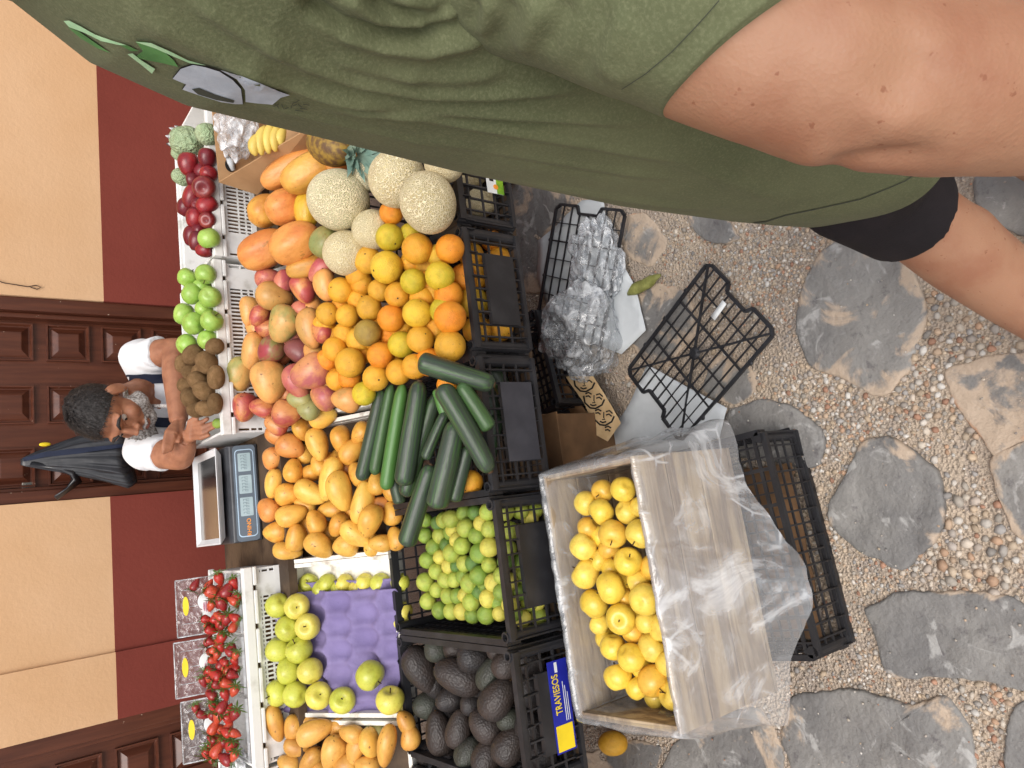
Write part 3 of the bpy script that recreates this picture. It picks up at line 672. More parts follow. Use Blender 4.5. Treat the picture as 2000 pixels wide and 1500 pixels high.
def stems():
    STEM['apple']=MB().tube([(0,0,.30),(.01,0,.40),(.03,.01,.50)],[.022,.02,.026],6)
    STEM['orange']=MB().ball((0,0,.462),(.035,.035,.014),8,4)
    STEM['mango']=MB().tube([(-.03,0,.47),(-.025,0,.52)],[.05,.03],8)
    STEM['small_mango']=MB().tube([(-.08,0,.46),(-.08,0,.50)],[.06,.035],8)
    STEM['avocado']=MB().tube([(0,0,.46),(0,0,.505)],[.05,.045],8)
    STEM['zucchini']=MB().tube([(0,0,.49),(0,0,.515)],[.17,.13],6)
    mb=MB()
    for k in range(9):
        a=k*.7; d=Vector((math.cos(a),math.sin(a),0)); e=Vector((-d.y,d.x,0)); L=.62+.2*(k%3); z=.50
        p0=Vector((0,0,z-.02)); p1=p0+d*L*.55+Vector((0,0,.05)); p2=p0+d*L+Vector((0,0,-.02+.12*((k*7)%3)/2))
        mb.grid([[p0-e*.03,p0+e*.03],[p1-e*.10,p1+Vector((0,0,.03)),p1+e*.10][::2],[p2-e*.01,p2+e*.01]])
    mb.tube([(0,0,.48),(.02,0,.62)],.025,5); STEM['strawberry']=mb
stems()
PM={}; 
SPEC={'orange':('orange','orange','orange','stem'),'lime':('lime','lime','lime',None),'apple':('apple','apple','apple','stem'),'mango':('mango','mango','mango','stem'),'small_mango':('mango','mango','mango','stem'),'papaya':('papaya','papaya','papaya',None),'cantaloupe':('cantaloupe','cantaloupe','melon',None),'kiwi':('kiwi','kiwi','kiwi',None),'avocado':('avocado','avocado','avocado','avo'),'zucchini':('zucchini','zucchini','zucchini','stem'),'strawberry':('strawberry','strawberry','strawberry','leaf'),'cherimoya':('cherimoya','cherimoya','fruit',None),'red_apple':('apple','apple','apple','stem')}
def get(kind):
    if kind not in PM:
        PM[kind]=[mb.mesh(kind,SPEC[kind][1],True) for mb in protos(kind)]
        if kind in STEM: PM[kind+'_s']=STEM[kind].mesh(kind+'_stem','leaf' if kind=='strawberry' else 'stem',True)
    return PM[kind]
C_={ # colour words -> two skin colours
'orange':(S(230,158,44),S(226,172,52)),'deep orange':(S(234,142,38),S(236,156,44)),'golden orange':(S(226,168,50),S(216,164,54)),'yellow':(S(228,186,52),S(220,178,56)),'yellow-green':(S(196,178,44),S(220,188,52)),'olive-brown':(S(168,140,62),S(150,124,60)),
'green':(S(118,148,58),S(144,166,66)),'dark green':(S(84,118,52),S(100,134,56)),'yellow-green lime':(S(186,192,84),S(158,178,70)),'yellow lime':(S(220,206,96),S(202,196,84)),
'peach':(S(226,160,90),S(196,150,84)),'red-blushed':(S(172,74,70),S(210,142,84)),'pink-red':(S(178,84,90),S(200,122,96)),'greenish':(S(160,158,92),S(208,160,92)),'red and green':(S(162,66,72),S(140,140,80)),'dark purple':(S(112,58,62),S(130,74,70)),'rosy':(S(180,96,96),S(212,146,94)),'pale green':(S(150,150,96),S(160,150,90)),
'amber':(S(222,170,74),S(214,152,64)),'golden':(S(226,178,84),S(218,164,72)),'bright yellow':(S(234,192,90),S(230,178,78)),'rusty orange':(S(216,150,80),S(206,132,66)),'bruised yellow':(S(212,160,76),S(196,138,62)),'ochre':(S(206,150,70),S(216,166,84)),
'orange papaya':(S(216,148,76),S(206,124,64)),'yellow-orange papaya':(S(222,168,74),S(212,144,66)),'green papaya':(S(138,144,86),S(176,156,96)),'ochre papaya':(S(202,150,70),S(214,140,60)),'yellow papaya':(S(216,178,54),S(220,150,50)),
'netted':(S(214,196,148),S(200,184,136)),'pale netted':(S(214,204,164),S(196,192,150)),'grey-green netted':(S(150,152,128),S(170,166,132)),
'brown':(S(142,112,78),S(116,90,60)),'light green':(S(142,180,76),S(162,192,92)),'dark red':(S(114,26,34),S(92,20,30)),'bright red':(S(150,36,40),S(100,22,32)),'striped red':(S(110,24,32),S(160,70,64)),
'green-yellow':(S(202,202,84),S(186,192,72)),'yellow apple':(S(222,206,96),S(206,198,84)),'golden apple':(S(232,200,80),S(226,190,66)),'light golden apple':(S(236,208,96),S(230,196,76)),'blushed golden apple':(S(228,188,76),S(222,172,70)),
'blackish':(S(44,41,41),S(54,48,46)),'brown-black':(S(60,51,47),S(50,45,43)),'dark green-black':(S(60,63,54),S(54,53,48)),
'dark':(S(52,62,52),S(60,72,60)),'mid green':(S(66,90,58),S(72,104,62)),'bright green':(S(76,118,58),S(92,136,70)),
'ripe red':(S(172,38,34),S(188,58,42)),'deep red':(S(140,30,34),S(164,42,40)),'orange-red':(S(194,74,46),S(182,50,42)),
'sage green':(S(168,184,146),S(150,170,130)),
}
ALL=[]
def fruit(kind,x,y,w,col,L=None,ang=None,pl=None,up=0,tz=0,over=None,spin=None,pt=None,stem=True,gap=1.):
    c=pt if pt is not None else onpl(x,y,pl)
    d0=(V(CAM)-c).normalized()
    if up: c=c+d0*up
    z=zdep(c); wm=w*z/F; lm=(L or w)*z/F
    if ang is None: ax=Vector((random.gauss(0,1),random.gauss(0,1),random.gauss(0,1))).normalized()
    elif ang=='cam': ax=(d0*1.+IR*random.uniform(-.3,.3)+ID*random.uniform(-.3,.3)).normalized()
    else: ax=(IR*math.cos(math.radians(ang))+ID*math.sin(math.radians(ang))+d0*tz); ax.normalize()
    ms=get(kind); me=random.choice(ms)
    o=link(SPEC[kind][0],me); q=ax.to_track_quat('Z','Y')
    sp=random.uniform(0,6.28) if spin is None else spin
    R=q.to_matrix().to_4x4()@Matrix.Rotation(sp,4,'Z')
    o.matrix_world=Matrix.Translation(c)@R@Matrix.Diagonal((wm,wm,lm,1))
    a,b=C_[col]; j=random.uniform(.9,1.08) if kind!='kiwi' else random.uniform(.75,1.2); o.color=(a[0]*j,a[1]*j,a[2]*j,1); o['tint']=[b[0]*j,b[1]*j,b[2]*j]
    if stem and kind in STEM and SPEC[kind][3]:
        link('leaf_crown' if kind=='strawberry' else 'stem',PM[kind+'_s'],o)
    return o
def heap(kind,noun,where,group,pl,items,ncol,adj=None,**kw):
    """items: (x,y,w,colour,{options}); every fruit gets a label from its look and its place in the heap"""
    L=[]
    for it in items:
        x,y,wd,col=it[:4]; op=dict(kw); op.update(it[4] if len(it)>4 else {}); over=op.pop('label',None); p=op.pop('pl',pl)
        o=fruit(kind,x,y,wd,col,pl=p,**op); L.append((x,y,o,col,over))
    L.sort(key=lambda t:t[0]); n=len(L); per=max(1,math.ceil(n/ncol)); 
    for c in range(0,n,per):
        for r,(x,y,o,col,over) in enumerate(sorted(L[c:c+per],key=lambda t:t[1])):
            cw=col
            for wd in (' papaya',' apple',' lime'): cw=cw.replace(wd,'')
            nn=noun if cw.split()[-1]!=noun else noun+' fruit'
            lab=over or f"{cw} {nn}, {ORD[r+1]} from top in {ORD[c//per+1]} column of {where}"
            tag(o,lab,SPEC[kind][2],group)
    return [t[2] for t in L]
PA=(1.40,.655,.27)         # slope of the orange and mango heaps
O='orange'; D='deep orange'; G='golden orange'; Y='yellow'; YG='yellow-green'
U=lambda u,**k:dict(up=u,**k)
oranges=[(764,416,47,D,U(.03,label='deep orange fruit wedged between the melons, at the top of the orange heap')),(761,464,56,YG,U(.03,label='olive green orange just below the deep orange one among the melons')),(815,486,62,O,U(.03)),(801,456,42,YG,U(-.03)),(879,486,58,D,U(.0)),(855,499,46,Y,U(-.03)),(718,508,55,G,U(.02)),(755,522,65,Y,U(.045,label='largest yellow orange, below the melons in the upper part of the heap')),(805,511,46,O,U(-.03)),(807,550,52,YG,U(.03,label='rough-skinned yellowish green orange near the crate with scarred peel')),(859,539,59,YG,U(.02)),(699,536,50,O,U(0)),(707,554,46,O,U(-.02)),(666,567,52,G,U(.02)),(741,567,46,G,U(0)),(776,576,51,O,U(.015)),(833,551,46,O,U(-.03)),(825,583,52,O,U(-.015)),(876,576,58,D,U(-.02)),(640,613,46,G,U(.03)),(678,617,45,G,U(.02)),(721,602,51,G,U(.02)),(764,622,55,D,U(.02)),(815,612,59,Y,U(.03)),(879,620,65,D,U(.03,label='big deep orange fruit with a crease, leaning over the crate rim')),(867,607,56,YG,U(-.01)),(718,650,54,'olive-brown',U(.04,label='dull olive-brown orange in the middle of the orange heap')),(633,633,44,O,U(0)),(674,652,47,G,U(-.01)),(700,664,50,G,U(-.01)),(784,673,54,YG,U(-.005)),(821,663,55,G,U(.015)),(879,676,64,G,U(.02)),(654,682,50,O,U(.03)),(743,694,53,D,U(.02)),(684,709,60,G,U(.03)),(640,703,46,D,U(.0)),(660,741,47,O,U(.0)),(683,737,48,D,U(-.01)),(734,738,53,G,U(.02)),(711,769,48,YG,U(.03)),(778,727,51,O,U(.01)),(810,716,52,O,U(.015)),(838,707,56,D,U(-.01)),(742,640,46,O,U(-.03)),(700,585,44,O,U(-.03)),(650,655,44,O,U(-.04)),(850,640,50,O,U(-.04)),(784,640,46,O,U(-.04)),(706,690,46,O,U(-.04)),(770,540,44,O,U(-.04)),(735,665,46,O,U(-.05)),(765,700,46,O,U(-.05)),(668,600,44,O,U(-.03)),(835,518,48,G,U(-.05)),(850,570,50,G,U(-.05)),(795,595,46,G,U(-.05)),(765,655,46,D,U(-.045)),(690,640,46,G,U(-.05))]
heap('orange','orange','the orange heap','oranges in the piled heap',PA,oranges,8)
def slat(cx,items): return [(x,y,w,c,dict(pt=aty(x,y,YF+.055),**({'label':l} if l else {}))) for x,y,w,c,l in items]
heap('orange','orange','oranges behind the crate slats','oranges inside the crate',None,slat(0,[(906,542,56,D,None),(928,538,58,O,None),(925,591,62,Y,None),(932,645,58,O,None),(973,508,54,O,None),(976,640,56,O,None),(920,498,50,O,None),(960,470,44,D,None),(970,585,54,G,None)]),2)
o=fruit('orange',919,942,50,O,pl=(1.4,.60,0)); tag(o,'lone orange lying in the zucchini crate beside the crate wall','orange')
o=fruit('orange',874,752,44,D,pl=(1.5,.64,0)); tag(o,'orange half hidden under the zucchini next to the orange heap','orange')
# red and green mangoes
P='peach'; RB='red-blushed'; PR='pink-red'; GN='greenish'
mg=lambda L,a,u=0,**k:dict(L=L,ang=a,up=u,**k)
mangos=[(536,579,62,P,mg(72,200,.03)),(554,632,63,GN,mg(76,-80,.04,label='pale greenish mango with a dented top in the upper middle of the heap')),(526,545,44,PR,mg(56,180)),(554,550,42,PR,mg(48,100)),(593,564,50,RB,mg(60,-120,.01,label='red mango with a black spot, just below the papayas')),(630,527,44,PR,mg(62,-30)),(635,558,46,P,mg(66,-100,.02)),(487,607,40,P,mg(58,-95)),(506,617,42,RB,mg(46,-60,.015)),(592,604,40,PR,mg(46,20,-.02)),(605,642,50,P,mg(84,-100,.01)),(628,648,40,RB,mg(46,60,.015)),(493,685,46,P,mg(75,-80,.0)),(529,685,57,'red and green',mg(60,-60,.03)),(584,685,54,'dark purple',mg(58,30,-.01)),(607,726,68,'rosy',mg(82,-35,.04,label='largest rosy mango, touching the left side of the orange heap')),(579,746,48,PR,mg(74,-110,.02)),(469,731,52,GN,mg(72,-80,.02,label='green-shouldered mango resting against the white crate lip')),(526,746,69,P,mg(86,-110,.04)),(478,795,52,RB,mg(57,-90,.03,label='small red-topped mango beside the scale, resting on the white crate lip')),(513,797,42,RB,mg(52,20)),(560,807,55,RB,mg(57,200,.02)),(586,781,44,'pale green',mg(52,10,-.01)),(632,776,50,'rosy',mg(58,45,-.01)),(676,781,49,P,mg(60,20,.01)),(521,642,42,RB,mg(46,0,-.03)),(602,799,42,'pale green',mg(46,0,-.03)),(545,690,44,RB,mg(50,60,-.05)),(556,770,44,RB,mg(52,30,-.05)),(575,655,44,'rosy',mg(52,80,-.04)),(560,600,44,RB,mg(50,80,-.05)),(612,690,44,P,mg(52,40,-.04)),(640,760,44,P,mg(50,40,-.04)),(500,640,42,P,mg(50,60,-.05)),(500,720,44,'rosy',mg(52,60,-.05)),(610,600,42,P,mg(50,90,-.05)),(540,830,42,RB,mg(46,30,-.02))]
heap('mango','mango','the red mango heap','red and green mangoes in the heap',(1.40,.66,.25),mangos,6)
# papayas
PP='orange papaya'; PY='yellow-orange papaya'
PPL=(1.40,.70,.22)
papayas=[(574,325,56,PP,mg(144,150,.0,label='orange papaya lying against the cardboard box, partly under another')),(607,333,69,PY,mg(126,150,.04,label='yellow-orange papaya nearest the pineapple, on top of the pile')),(521,411,62,PY,mg(78,150,.0,tz=.9,label='papaya with its round stem scar facing out, nearest the slotted white crate')),(561,404,70,PP,mg(84,160,.03,tz=.5,label='short rounded orange papaya left of the biggest melon')),(599,409,48,'yellow papaya',mg(74,90,.0,label='yellow papaya half hidden by the largest netted melon')),(517,488,73,PP,mg(106,155,.02,label='large smooth orange papaya lowest against the white crate')),(577,474,75,PP,mg(104,150,.045,label='large ribbed orange papaya with a greenish tip on top of its pile')),(636,474,60,'green papaya',mg(64,120,.0,label='green mottled papaya between the orange papayas and the small melon')),(598,521,42,'ochre papaya',mg(80,165,-.01,label='dull ochre papaya squeezed between the papayas and the red mangoes')),(668,312,44,PP,mg(70,150,-.03,label='orange papaya peeking out between the pineapple and the top papaya'))]
heap('papaya','papaya','the papayas','papayas',PPL,papayas,3)
# melons
MPL=(1.40,.70,.22)
melons=[(661,390,122,'pale netted',dict(up=.05,ang=115,L=122,label='large pale netted melon lying on the papayas, with a dark stem spot')),(775,349,114,'netted',dict(up=.0,ang=30,label='round netted melon partly behind the green shirt, above the deep orange fruit')),(836,396,110,'netted',dict(L=126,ang=70,up=.03,label='netted melon leaning over the black crate rim, nearest the price sticker')),(727,449,80,'netted',dict(up=-.03,ang=100,label='netted melon in the middle, behind the single orange')),(675,494,90,'netted',dict(up=.01,ang=60,label='smallest netted melon, next to the green mottled papaya')),(868,318,80,'netted',dict(up=-.02,ang=60,label='netted melon mostly hidden by the green shirt, inside the crate')),(712,345,60,'grey-green netted',dict(up=-.02,ang=0,label='grey-green melon showing between two melons by the pineapple leaves'))]
heap('cantaloupe','melon','the melons','netted melons',MPL,melons,3)
for x,y,w in ((920,330,70),(940,395,60)):
    o=fruit('cantaloupe',x,y,w,'netted',pt=aty(x,y,YF+.08)); tag(o,'netted melon seen through the crate slats, '+('next to the price sticker' if y<350 else 'below the price sticker'),'melon','netted melons')
# small yellow mangoes beside the scale
A='amber'; GO='golden'; BY='bright yellow'; RU='rusty orange'
PB=(1.87,.655,.50)
ym=[(544,850,38,RU,mg(54,200)),(567,873,49,RU,mg(58,190,.02)),(591,839,41,A,mg(48,-100)),(630,814,49,BY,mg(56,150,.02)),(620,868,51,GO,mg(68,-110,.02)),(667,860,46,A,mg(60,-100,.0)),(687,881,43,A,mg(58,120)),(703,845,38,A,mg(48,-60)),(534,897,42,RU,mg(46,-60)),(573,919,46,A,mg(48,90,.02)),(624,909,36,A,mg(42,45,-.02)),(535,945,43,GO,mg(60,-80,.01)),(606,925,36,A,mg(40,0,-.02)),(645,934,50,BY,mg(88,-75,.03)),(564,967,46,A,mg(54,160)),(606,962,50,BY,mg(68,210,.02)),(666,959,51,BY,mg(82,-105,.04)),(523,996,47,RU,mg(48,60,.02,label='round spotted orange mango closest to the scale')),(569,1005,46,GO,mg(64,170,.02)),(707,982,48,BY,mg(86,100,.02)),(616,1020,45,A,mg(50,70,.02)),(539,1039,45,A,mg(50,-20)),(578,1050,46,A,mg(56,100,.01)),(724,1018,52,A,mg(68,-70,.04)),(661,1026,44,A,mg(52,-60,.0)),(695,1043,46,BY,mg(68,215,.02)),(561,1076,40,GO,mg(58,190)),(623,1066,52,GO,mg(62,-150,.02)),(675,1066,48,GO,mg(52,10,.01)),(700,926,45,A,mg(52,60)),(735,944,40,GO,mg(48,90)),(647,995,38,A,mg(52,0,-.03)),(596,985,36,GO,mg(46,20,-.03)),(743,1061,42,GO,mg(48,0,.0)),(677,914,38,RU,mg(44,60,-.03)),(743,985,34,RU,mg(42,0,-.02)),(596,887,34,GO,mg(40,60,-.03)),(728,1064,40,GO,mg(46,90,-.02)),(765,1003,40,A,mg(48,90,-.02)),(772,1052,40,A,mg(48,80,-.02)),(762,958,38,A,mg(46,60,-.02)),(600,1030,40,A,mg(46,60,-.05)),(640,1040,40,A,mg(46,60,-.05)),(690,1000,40,A,mg(46,60,-.05)),(555,920,40,A,mg(46,30,-.05)),(640,900,40,A,mg(46,30,-.05)),(550,1000,38,A,mg(46,30,-.05)),(660,900,38,A,mg(46,80,-.05))]
heap('small_mango','mango','the yellow mango heap','small yellow mangoes in the tray by the scale',PB,ym,7)
# bruised mangoes, lower left
BR='bruised yellow'; OC='ochre'
bm_=[(538,1413,40,BR,mg(74,-105,.02,label='long bruised mango nearest the slotted white crate, with a dark tip')),(571,1422,40,BR,mg(52,-80)),(614,1430,50,OC,mg(76,150,.02)),(687,1434,42,OC,mg(50,20,.01,label='mango with a black crescent scar, below the apple tray')),(755,1458,44,BR,mg(88,-80,.03,label='long yellow mango closest to the avocado crate')),(723,1452,44,GO,mg(62,-100)),(695,1464,42,OC,mg(56,-70,.0)),(579,1459,38,BR,mg(52,200)),(606,1483,40,BR,mg(56,-50,.01)),(650,1469,52,OC,mg(66,-80,.02)),(564,1489,38,OC,mg(46,10)),(718,1492,40,OC,mg(50,0,.0)),(674,1494,38,BR,mg(48,0,.01)),(659,1422,36,OC,mg(42,0,-.03)),(732,1427,36,'pale green',mg(42,0,-.03)),(603,1408,32,OC,mg(40,0,-.03)),(625,1500,40,BR,mg(50,60,-.02)),(800,1440,40,BR,mg(50,90,-.01)),(792,1410,40,BR,mg(50,60,-.01))]
heap('small_mango','mango','the bruised mangoes','bruised mangoes in the lower left',PB,bm_,3)
# purple tray and its apples
PT=(1.87,.622,.50)
def pulp_tray(c4,label):
    t=[onpl(x,y,pl) for x,y,pl in c4]; a,b,c,d=t   # right-far, right-near, left-near, left-far
    P=[]; nu,nv=44,38
    for i in range(nv+1):
        r=[]
        for j in range(nu+1):
            u,v=j/nu,i/nv; p=(a*(1-u)+d*u)*(1-v)+(b*(1-u)+c*u)*v
            cu,cv=u*5.2+.5*(int(v*4.6)%2),v*4.6; q=Vector((cu-math.floor(cu)-.5,cv-math.floor(cv)-.5)); dd=q.length
            p=p+Vector((0,-.447,.894))*(.021*min(1.15,(dd/.5))**2.6-.010+.0012*nz(p,60)); r.append(p)
        P.append(r)
    o=MB().grid(P).build('pulp_tray','purple_pulp',None,True); solid(o,.003); return tag(o,label,'tray','purple pulp trays')
T0=PT; dz=lambda k:(1.87,.622-.028*k,.50)
pulp_tray(((545,1157,T0),(777,1149,T0),(781,1398,T0),(556,1392,T0)),'topmost purple pulp tray, mostly empty, in the white slatted tray')
pulp_tray(((575,1138,dz(1)),(782,1128,dz(1)),(784,1370,dz(1)),(580,1372,dz(1))),'second purple pulp tray, its edge showing under the top one')
YA='green-yellow'; YL='yellow apple'
PTA=(1.87,.655,.50)
ga=[(543,1182,48,YA,{}),(580,1184,50,YL,dict(ang='cam',label='yellow apple with a brown russet patch round its stem, on the purple tray')),(563,1227,50,YA,{}),(601,1224,51,YL,dict(ang='cam')),(544,1268,50,YA,{}),(585,1270,53,YA,{}),(564,1310,51,YA,{}),(606,1311,51,YL,{}),(543,1353,50,YA,{}),(578,1356,50,YA,{}),(622,1359,52,YL,dict(ang='cam')),(669,1368,51,YA,dict(ang='cam')),(722,1318,58,YA,dict(label='lone green apple lying in the middle of the purple tray')),(762,1368,56,YL,dict(ang=-90,tz=.4,label='apple at the purple tray corner, against the avocado crate'))]
heap('apple','apple','the purple tray','apples on the purple tray',PTA,ga,5,up=.012)
gb=[(603,1139,38,YA),(639,1139,38,YA),(673,1140,38,YL),(712,1138,38,YL),(743,1138,40,YA),(782,1138,38,YA),(592,1153,36,YL),(625,1152,36,YA),(664,1151,36,YA),(698,1150,36,YL),(746,1150,36,YL),(786,1195,42,YL),(793,1382,40,YL),(786,1215,38,YL)]
heap('apple','apple','apples between the stacked trays','apples in the lower trays',(1.87,.588,.50),gb,7)
# kiwis and green apples, red apples
PK=(2.25,.965,.30); KB='brown'
heap('kiwi','kiwi','the kiwis','kiwis in the white crate',PK,[(377,693,38,KB,mg(43,-40,.01)),(404,708,42,KB,mg(46,60,.02)),(419,677,33,KB,mg(36,-20)),(358,710,32,KB,mg(38,90)),(375,728,34,KB,mg(40,20)),(388,745,36,KB,mg(46,40,.02)),(398,763,38,KB,mg(43,-150,.02,label='kiwi with its stalk end showing, in front of the kiwi crate\'s middle')),(422,737,34,KB,mg(48,90)),(372,777,37,KB,mg(41,70)),(402,798,32,KB,mg(40,10)),(420,788,30,KB,mg(42,90,.01)),(365,752,32,KB,mg(38,0,-.01)),(395,725,34,KB,mg(40,0,-.02)),(385,800,32,KB,mg(40,0,-.02))],3)
heap('apple','apple','the shiny green apples','green apples in the white crate',PK,[(367,543,40,'light green',U(.01)),(402,535,41,'light green',U(.01)),(375,573,43,'light green',U(.02)),(410,580,43,'light green',U(.01)),(360,613,43,'light green',U(.01,label='shiny green apple with a yellow sticker, highest against the door')),(380,632,45,'light green',U(.03)),(398,603,34,'light green',U(-.01)),(413,627,44,'light green',U(.01)),(365,673,42,'light green',U(.01,label='shiny green apple touching the seller\'s bent elbow')),(405,663,39,'light green',U(.0)),(395,560,36,'light green',U(-.03))],3)
o=fruit('lime',425,827,20,'green',pl=(2.25,.945,0)); tag(o,'small green lime under the seller\'s fingertips','lime')
heap('red_apple','apple','the dark red apples','red apples in the white crate',PK,[(368,321,40,'bright red',mg(47,-90,.02)),(405,309,35,'dark red',mg(40,-90)),(399,366,45,'striped red',dict(up=.03,ang='cam',label='red apple with its stem hollow facing out, near the cardboard box')),(407,339,32,'bright red',{}),(375,385,36,'bright red',mg(50,-70)),(405,401,38,'bright red',mg(42,150)),(363,405,35,'dark red',mg(38,-60)),(382,426,38,'bright red',mg(42,-70)),(406,430,33,'striped red',dict(ang='cam')),(375,461,33,'dark red',mg(42,-80)),(385,471,32,'dark red',mg(42,-80)),(399,488,30,'bright red',mg(34,0)),(378,351,30,'dark red',{}),(390,400,34,'dark red',U(-.02)),(390,450,32,'dark red',U(-.02)),(395,335,32,'dark red',U(-.03))],3)
o=fruit('apple',408,465,43,'light green',pl=PK,up=.02); tag(o,'single light green apple lying among the dark red apples','apple')
for x,y,wd,L,lab in ((365,276,60,66,'big pale green knobbly fruit with leafy tips at the far end of the red apples'),(404,262,42,44,'smaller pale green knobbly fruit nearest the cardboard box and green shirt'),(356,346,34,40,'pale green knobbly fruit half hidden behind the red apples'),(352,300,30,34,'pale green knobbly fruit behind the big one, against the red wall')):
    o=fruit('cherimoya',x,y,wd,'sage green',L=L,ang=200,pl=PK,up=.0); tag(o,lab,'fruit','pale green knobbly fruit')
    if wd==60:
        mb=MB()
        for k in range(7):
            a=k*.9; d=Vector((math.cos(a)*.32,math.sin(a)*.32,.36)); mb.tube([d*.9,d*1.02+Vector((0,0,.04)),d*1.05+Vector((.05,0,.09))],[.09,.06,.008],6)
        mb.build('leafy_tip','cherimoya',o,True)
# limes
LG='green'; LD='dark green'; LY='yellow-green lime'; LL='yellow lime'
z7=lambda X,Y_:(740+X/2.5,900+Y_/2.5)
lm=[(228,290,LG,72,1),(292,305,LD,78,-1),(352,285,LY,92,1),(318,290,LY,80,0),(425,328,LY,92,2),(228,365,LG,78,0),(300,365,LY,80,-1),(350,350,LG,76,-1),(470,255,LD,76,0),(530,250,LY,84,1),(415,255,LG,76,-1),(500,305,LL,80,0),(540,335,LY,86,1),(478,365,LG,88,1),(362,338,LL,76,-1),(268,420,LG,80,1),(330,410,LD,70,-1),(383,388,LL,80,0),(407,414,LY,90,2),(540,422,LL,98,2),(302,470,LL,74,0),(358,450,LY,94,2),(493,450,LG,100,1),(238,485,LG,84,1),(345,515,LL,80,0),(420,502,LY,84,1),(462,502,LD,84,0),(380,512,LD,66,-1),(540,508,LY,82,0),(283,540,LY,82,1),(325,580,LY,82,2),(370,580,LY,78,1),(412,565,LG,76,0),(442,600,LY,92,2),(491,560,LG,98,2),(228,592,LY,92,2),(285,630,LY,78,0),(340,660,LY,82,1),(385,660,LG,80,1),(422,655,LL,76,0),(490,640,LD,80,-1),(560,595,LL,92,2),(533,672,LL,90,2),(452,690,LY,90,2),(240,685,LY,84,2),(300,730,LG,86,1),(355,735,LY,84,1),(405,735,LL,84,1),(458,755,LG,80,0),(525,752,LG,94,2),(590,745,LL,76,0),(515,605,LG,70,-2),(580,690,LG,70,-1),(560,740,LY,70,-2)]
heap('lime','lime','the lime crate','limes in the black crate',(1.6,.565,.02),[(*z7(X,Y_),w/2.5,c,dict(up=.008*u)) for X,Y_,c,w,u in lm],8)
ls=[(620,250,LY),(640,340,LY),(632,430,LY),(690,350,LY),(620,490,LD),(690,490,LG),(700,560,LY),(640,590,LL),(690,640,LG),(640,700,LL),(700,770,LL),(735,690,LY),(780,760,LY),(690,245,LY),(760,240,LY),(740,285,LL),(600,640,LG),(660,740,LG),(600,560,LY),(770,690,LL)]
heap('lime','lime','limes behind the crate slats','limes seen through the crate front',None,[(*z7(X,Y_),86/2.5,c,dict(pt=aty(*z7(X,Y_),YF+.04))) for X,Y_,c in ls],4)
# avocados
AB='blackish'; AW='brown-black'; AG='dark green-black'
av=[(822,1308,60,AW,mg(98,60,.03,label='long pear-shaped avocado nearest the purple tray')),(856,1268,50,AG,mg(54,0,0)),(896,1320,68,AW,mg(102,200,.04,label='big dark avocado in the middle of its crate with stem end towards the rim')),(926,1284,60,AB,mg(68,10,.02)),(892,1266,46,AW,mg(52,0,0)),(958,1316,52,AG,mg(72,-70,.0)),(988,1296,50,AW,mg(62,-60,.0)),(972,1364,64,AW,mg(88,-55,.04,label='reddish brown avocado with a pale stem spot, pressed to the front rim')),(832,1378,52,AG,mg(54,170,.0,tz=.5)),(876,1366,48,AB,mg(54,160,.0,tz=.4)),(922,1376,42,AB,mg(46,0,-.01)),(858,1432,56,AW,mg(90,-100,.02)),(896,1424,50,AW,mg(78,-80,.02)),(948,1416,62,AW,mg(72,-140,.02)),(916,1470,54,AG,mg(64,-60,.01)),(950,1478,58,AW,mg(68,-70,.02)),(994,1456,62,AW,mg(80,-60,.0)),(996,1404,46,AG,mg(54,0,-.02)),(972,1268,40,AW,mg(46,0,-.01)),(880,1490,46,AW,mg(56,60,-.02)),(840,1480,46,AB,mg(60,60,-.02)),(930,1340,46,AB,mg(60,60,-.04)),(850,1340,46,AB,mg(60,60,-.04)),(870,1400,46,AB,mg(60,60,-.04))]
heap('avocado','avocado','the avocado crate','avocados in the black crate',(1.6,.575,.02),av,5)
heap('avocado','avocado','avocados behind the front slats','avocados seen through the crate front',None,[(x,y,54,AB,dict(L=70,ang=a,pt=aty(x,y,YF+.055))) for x,y,a in ((1030,1290,20),(1035,1350,70),(1040,1420,10),(1060,1480,60))],2)
# zucchini
z6=lambda X,Y_:(660+X/4.688,680+Y_/4.688)
zu=[(400,390,215,1205,140,'dark',.02,'dark zucchini lying furthest left, against the yellow mangoes'),(490,345,335,1145,116,'mid green',.0,'slim mid green zucchini, second from the left'),(590,345,440,1290,140,'bright green',.025,'green-striped zucchini with a small white fleck, third from the left'),(745,318,600,1250,195,'dark',.035,'thick dark zucchini just right of the green-striped one'),(890,440,620,1340,165,'dark',-.01,'long zucchini partly buried in the middle of the pile'),(985,590,800,1015,112,'dark',.015,'short curved zucchini with a pale tip in the pile\'s centre'),(1080,680,900,1460,225,'dark',.03,'very thick dark zucchini pointing down beside the lone orange'),(1390,1120,950,350,205,'dark',.05,'long dark zucchini slanting across the pile to the front rim'),(1420,330,745,120,205,'dark',.06,'blunt-ended dark zucchini reaching over onto the oranges'),(1120,330,1390,740,160,'mid green',.025,'green zucchini tucked along the front crate rim'),(850,1080,625,1800,185,'dark',.05,'dark zucchini hanging over the wall into the lime crate'),(900,380,985,620,105,'bright green',.0,'light green zucchini end peeking out beneath the slanting one'),(500,1100,570,1420,125,'dark',-.02,'zucchini tip in the crate corner near the yellow mangoes'),(1190,900,1060,1400,150,'dark',-.02,'shaded zucchini under the pile beside the lone orange')]
PZ=(1.40,.655,.20)
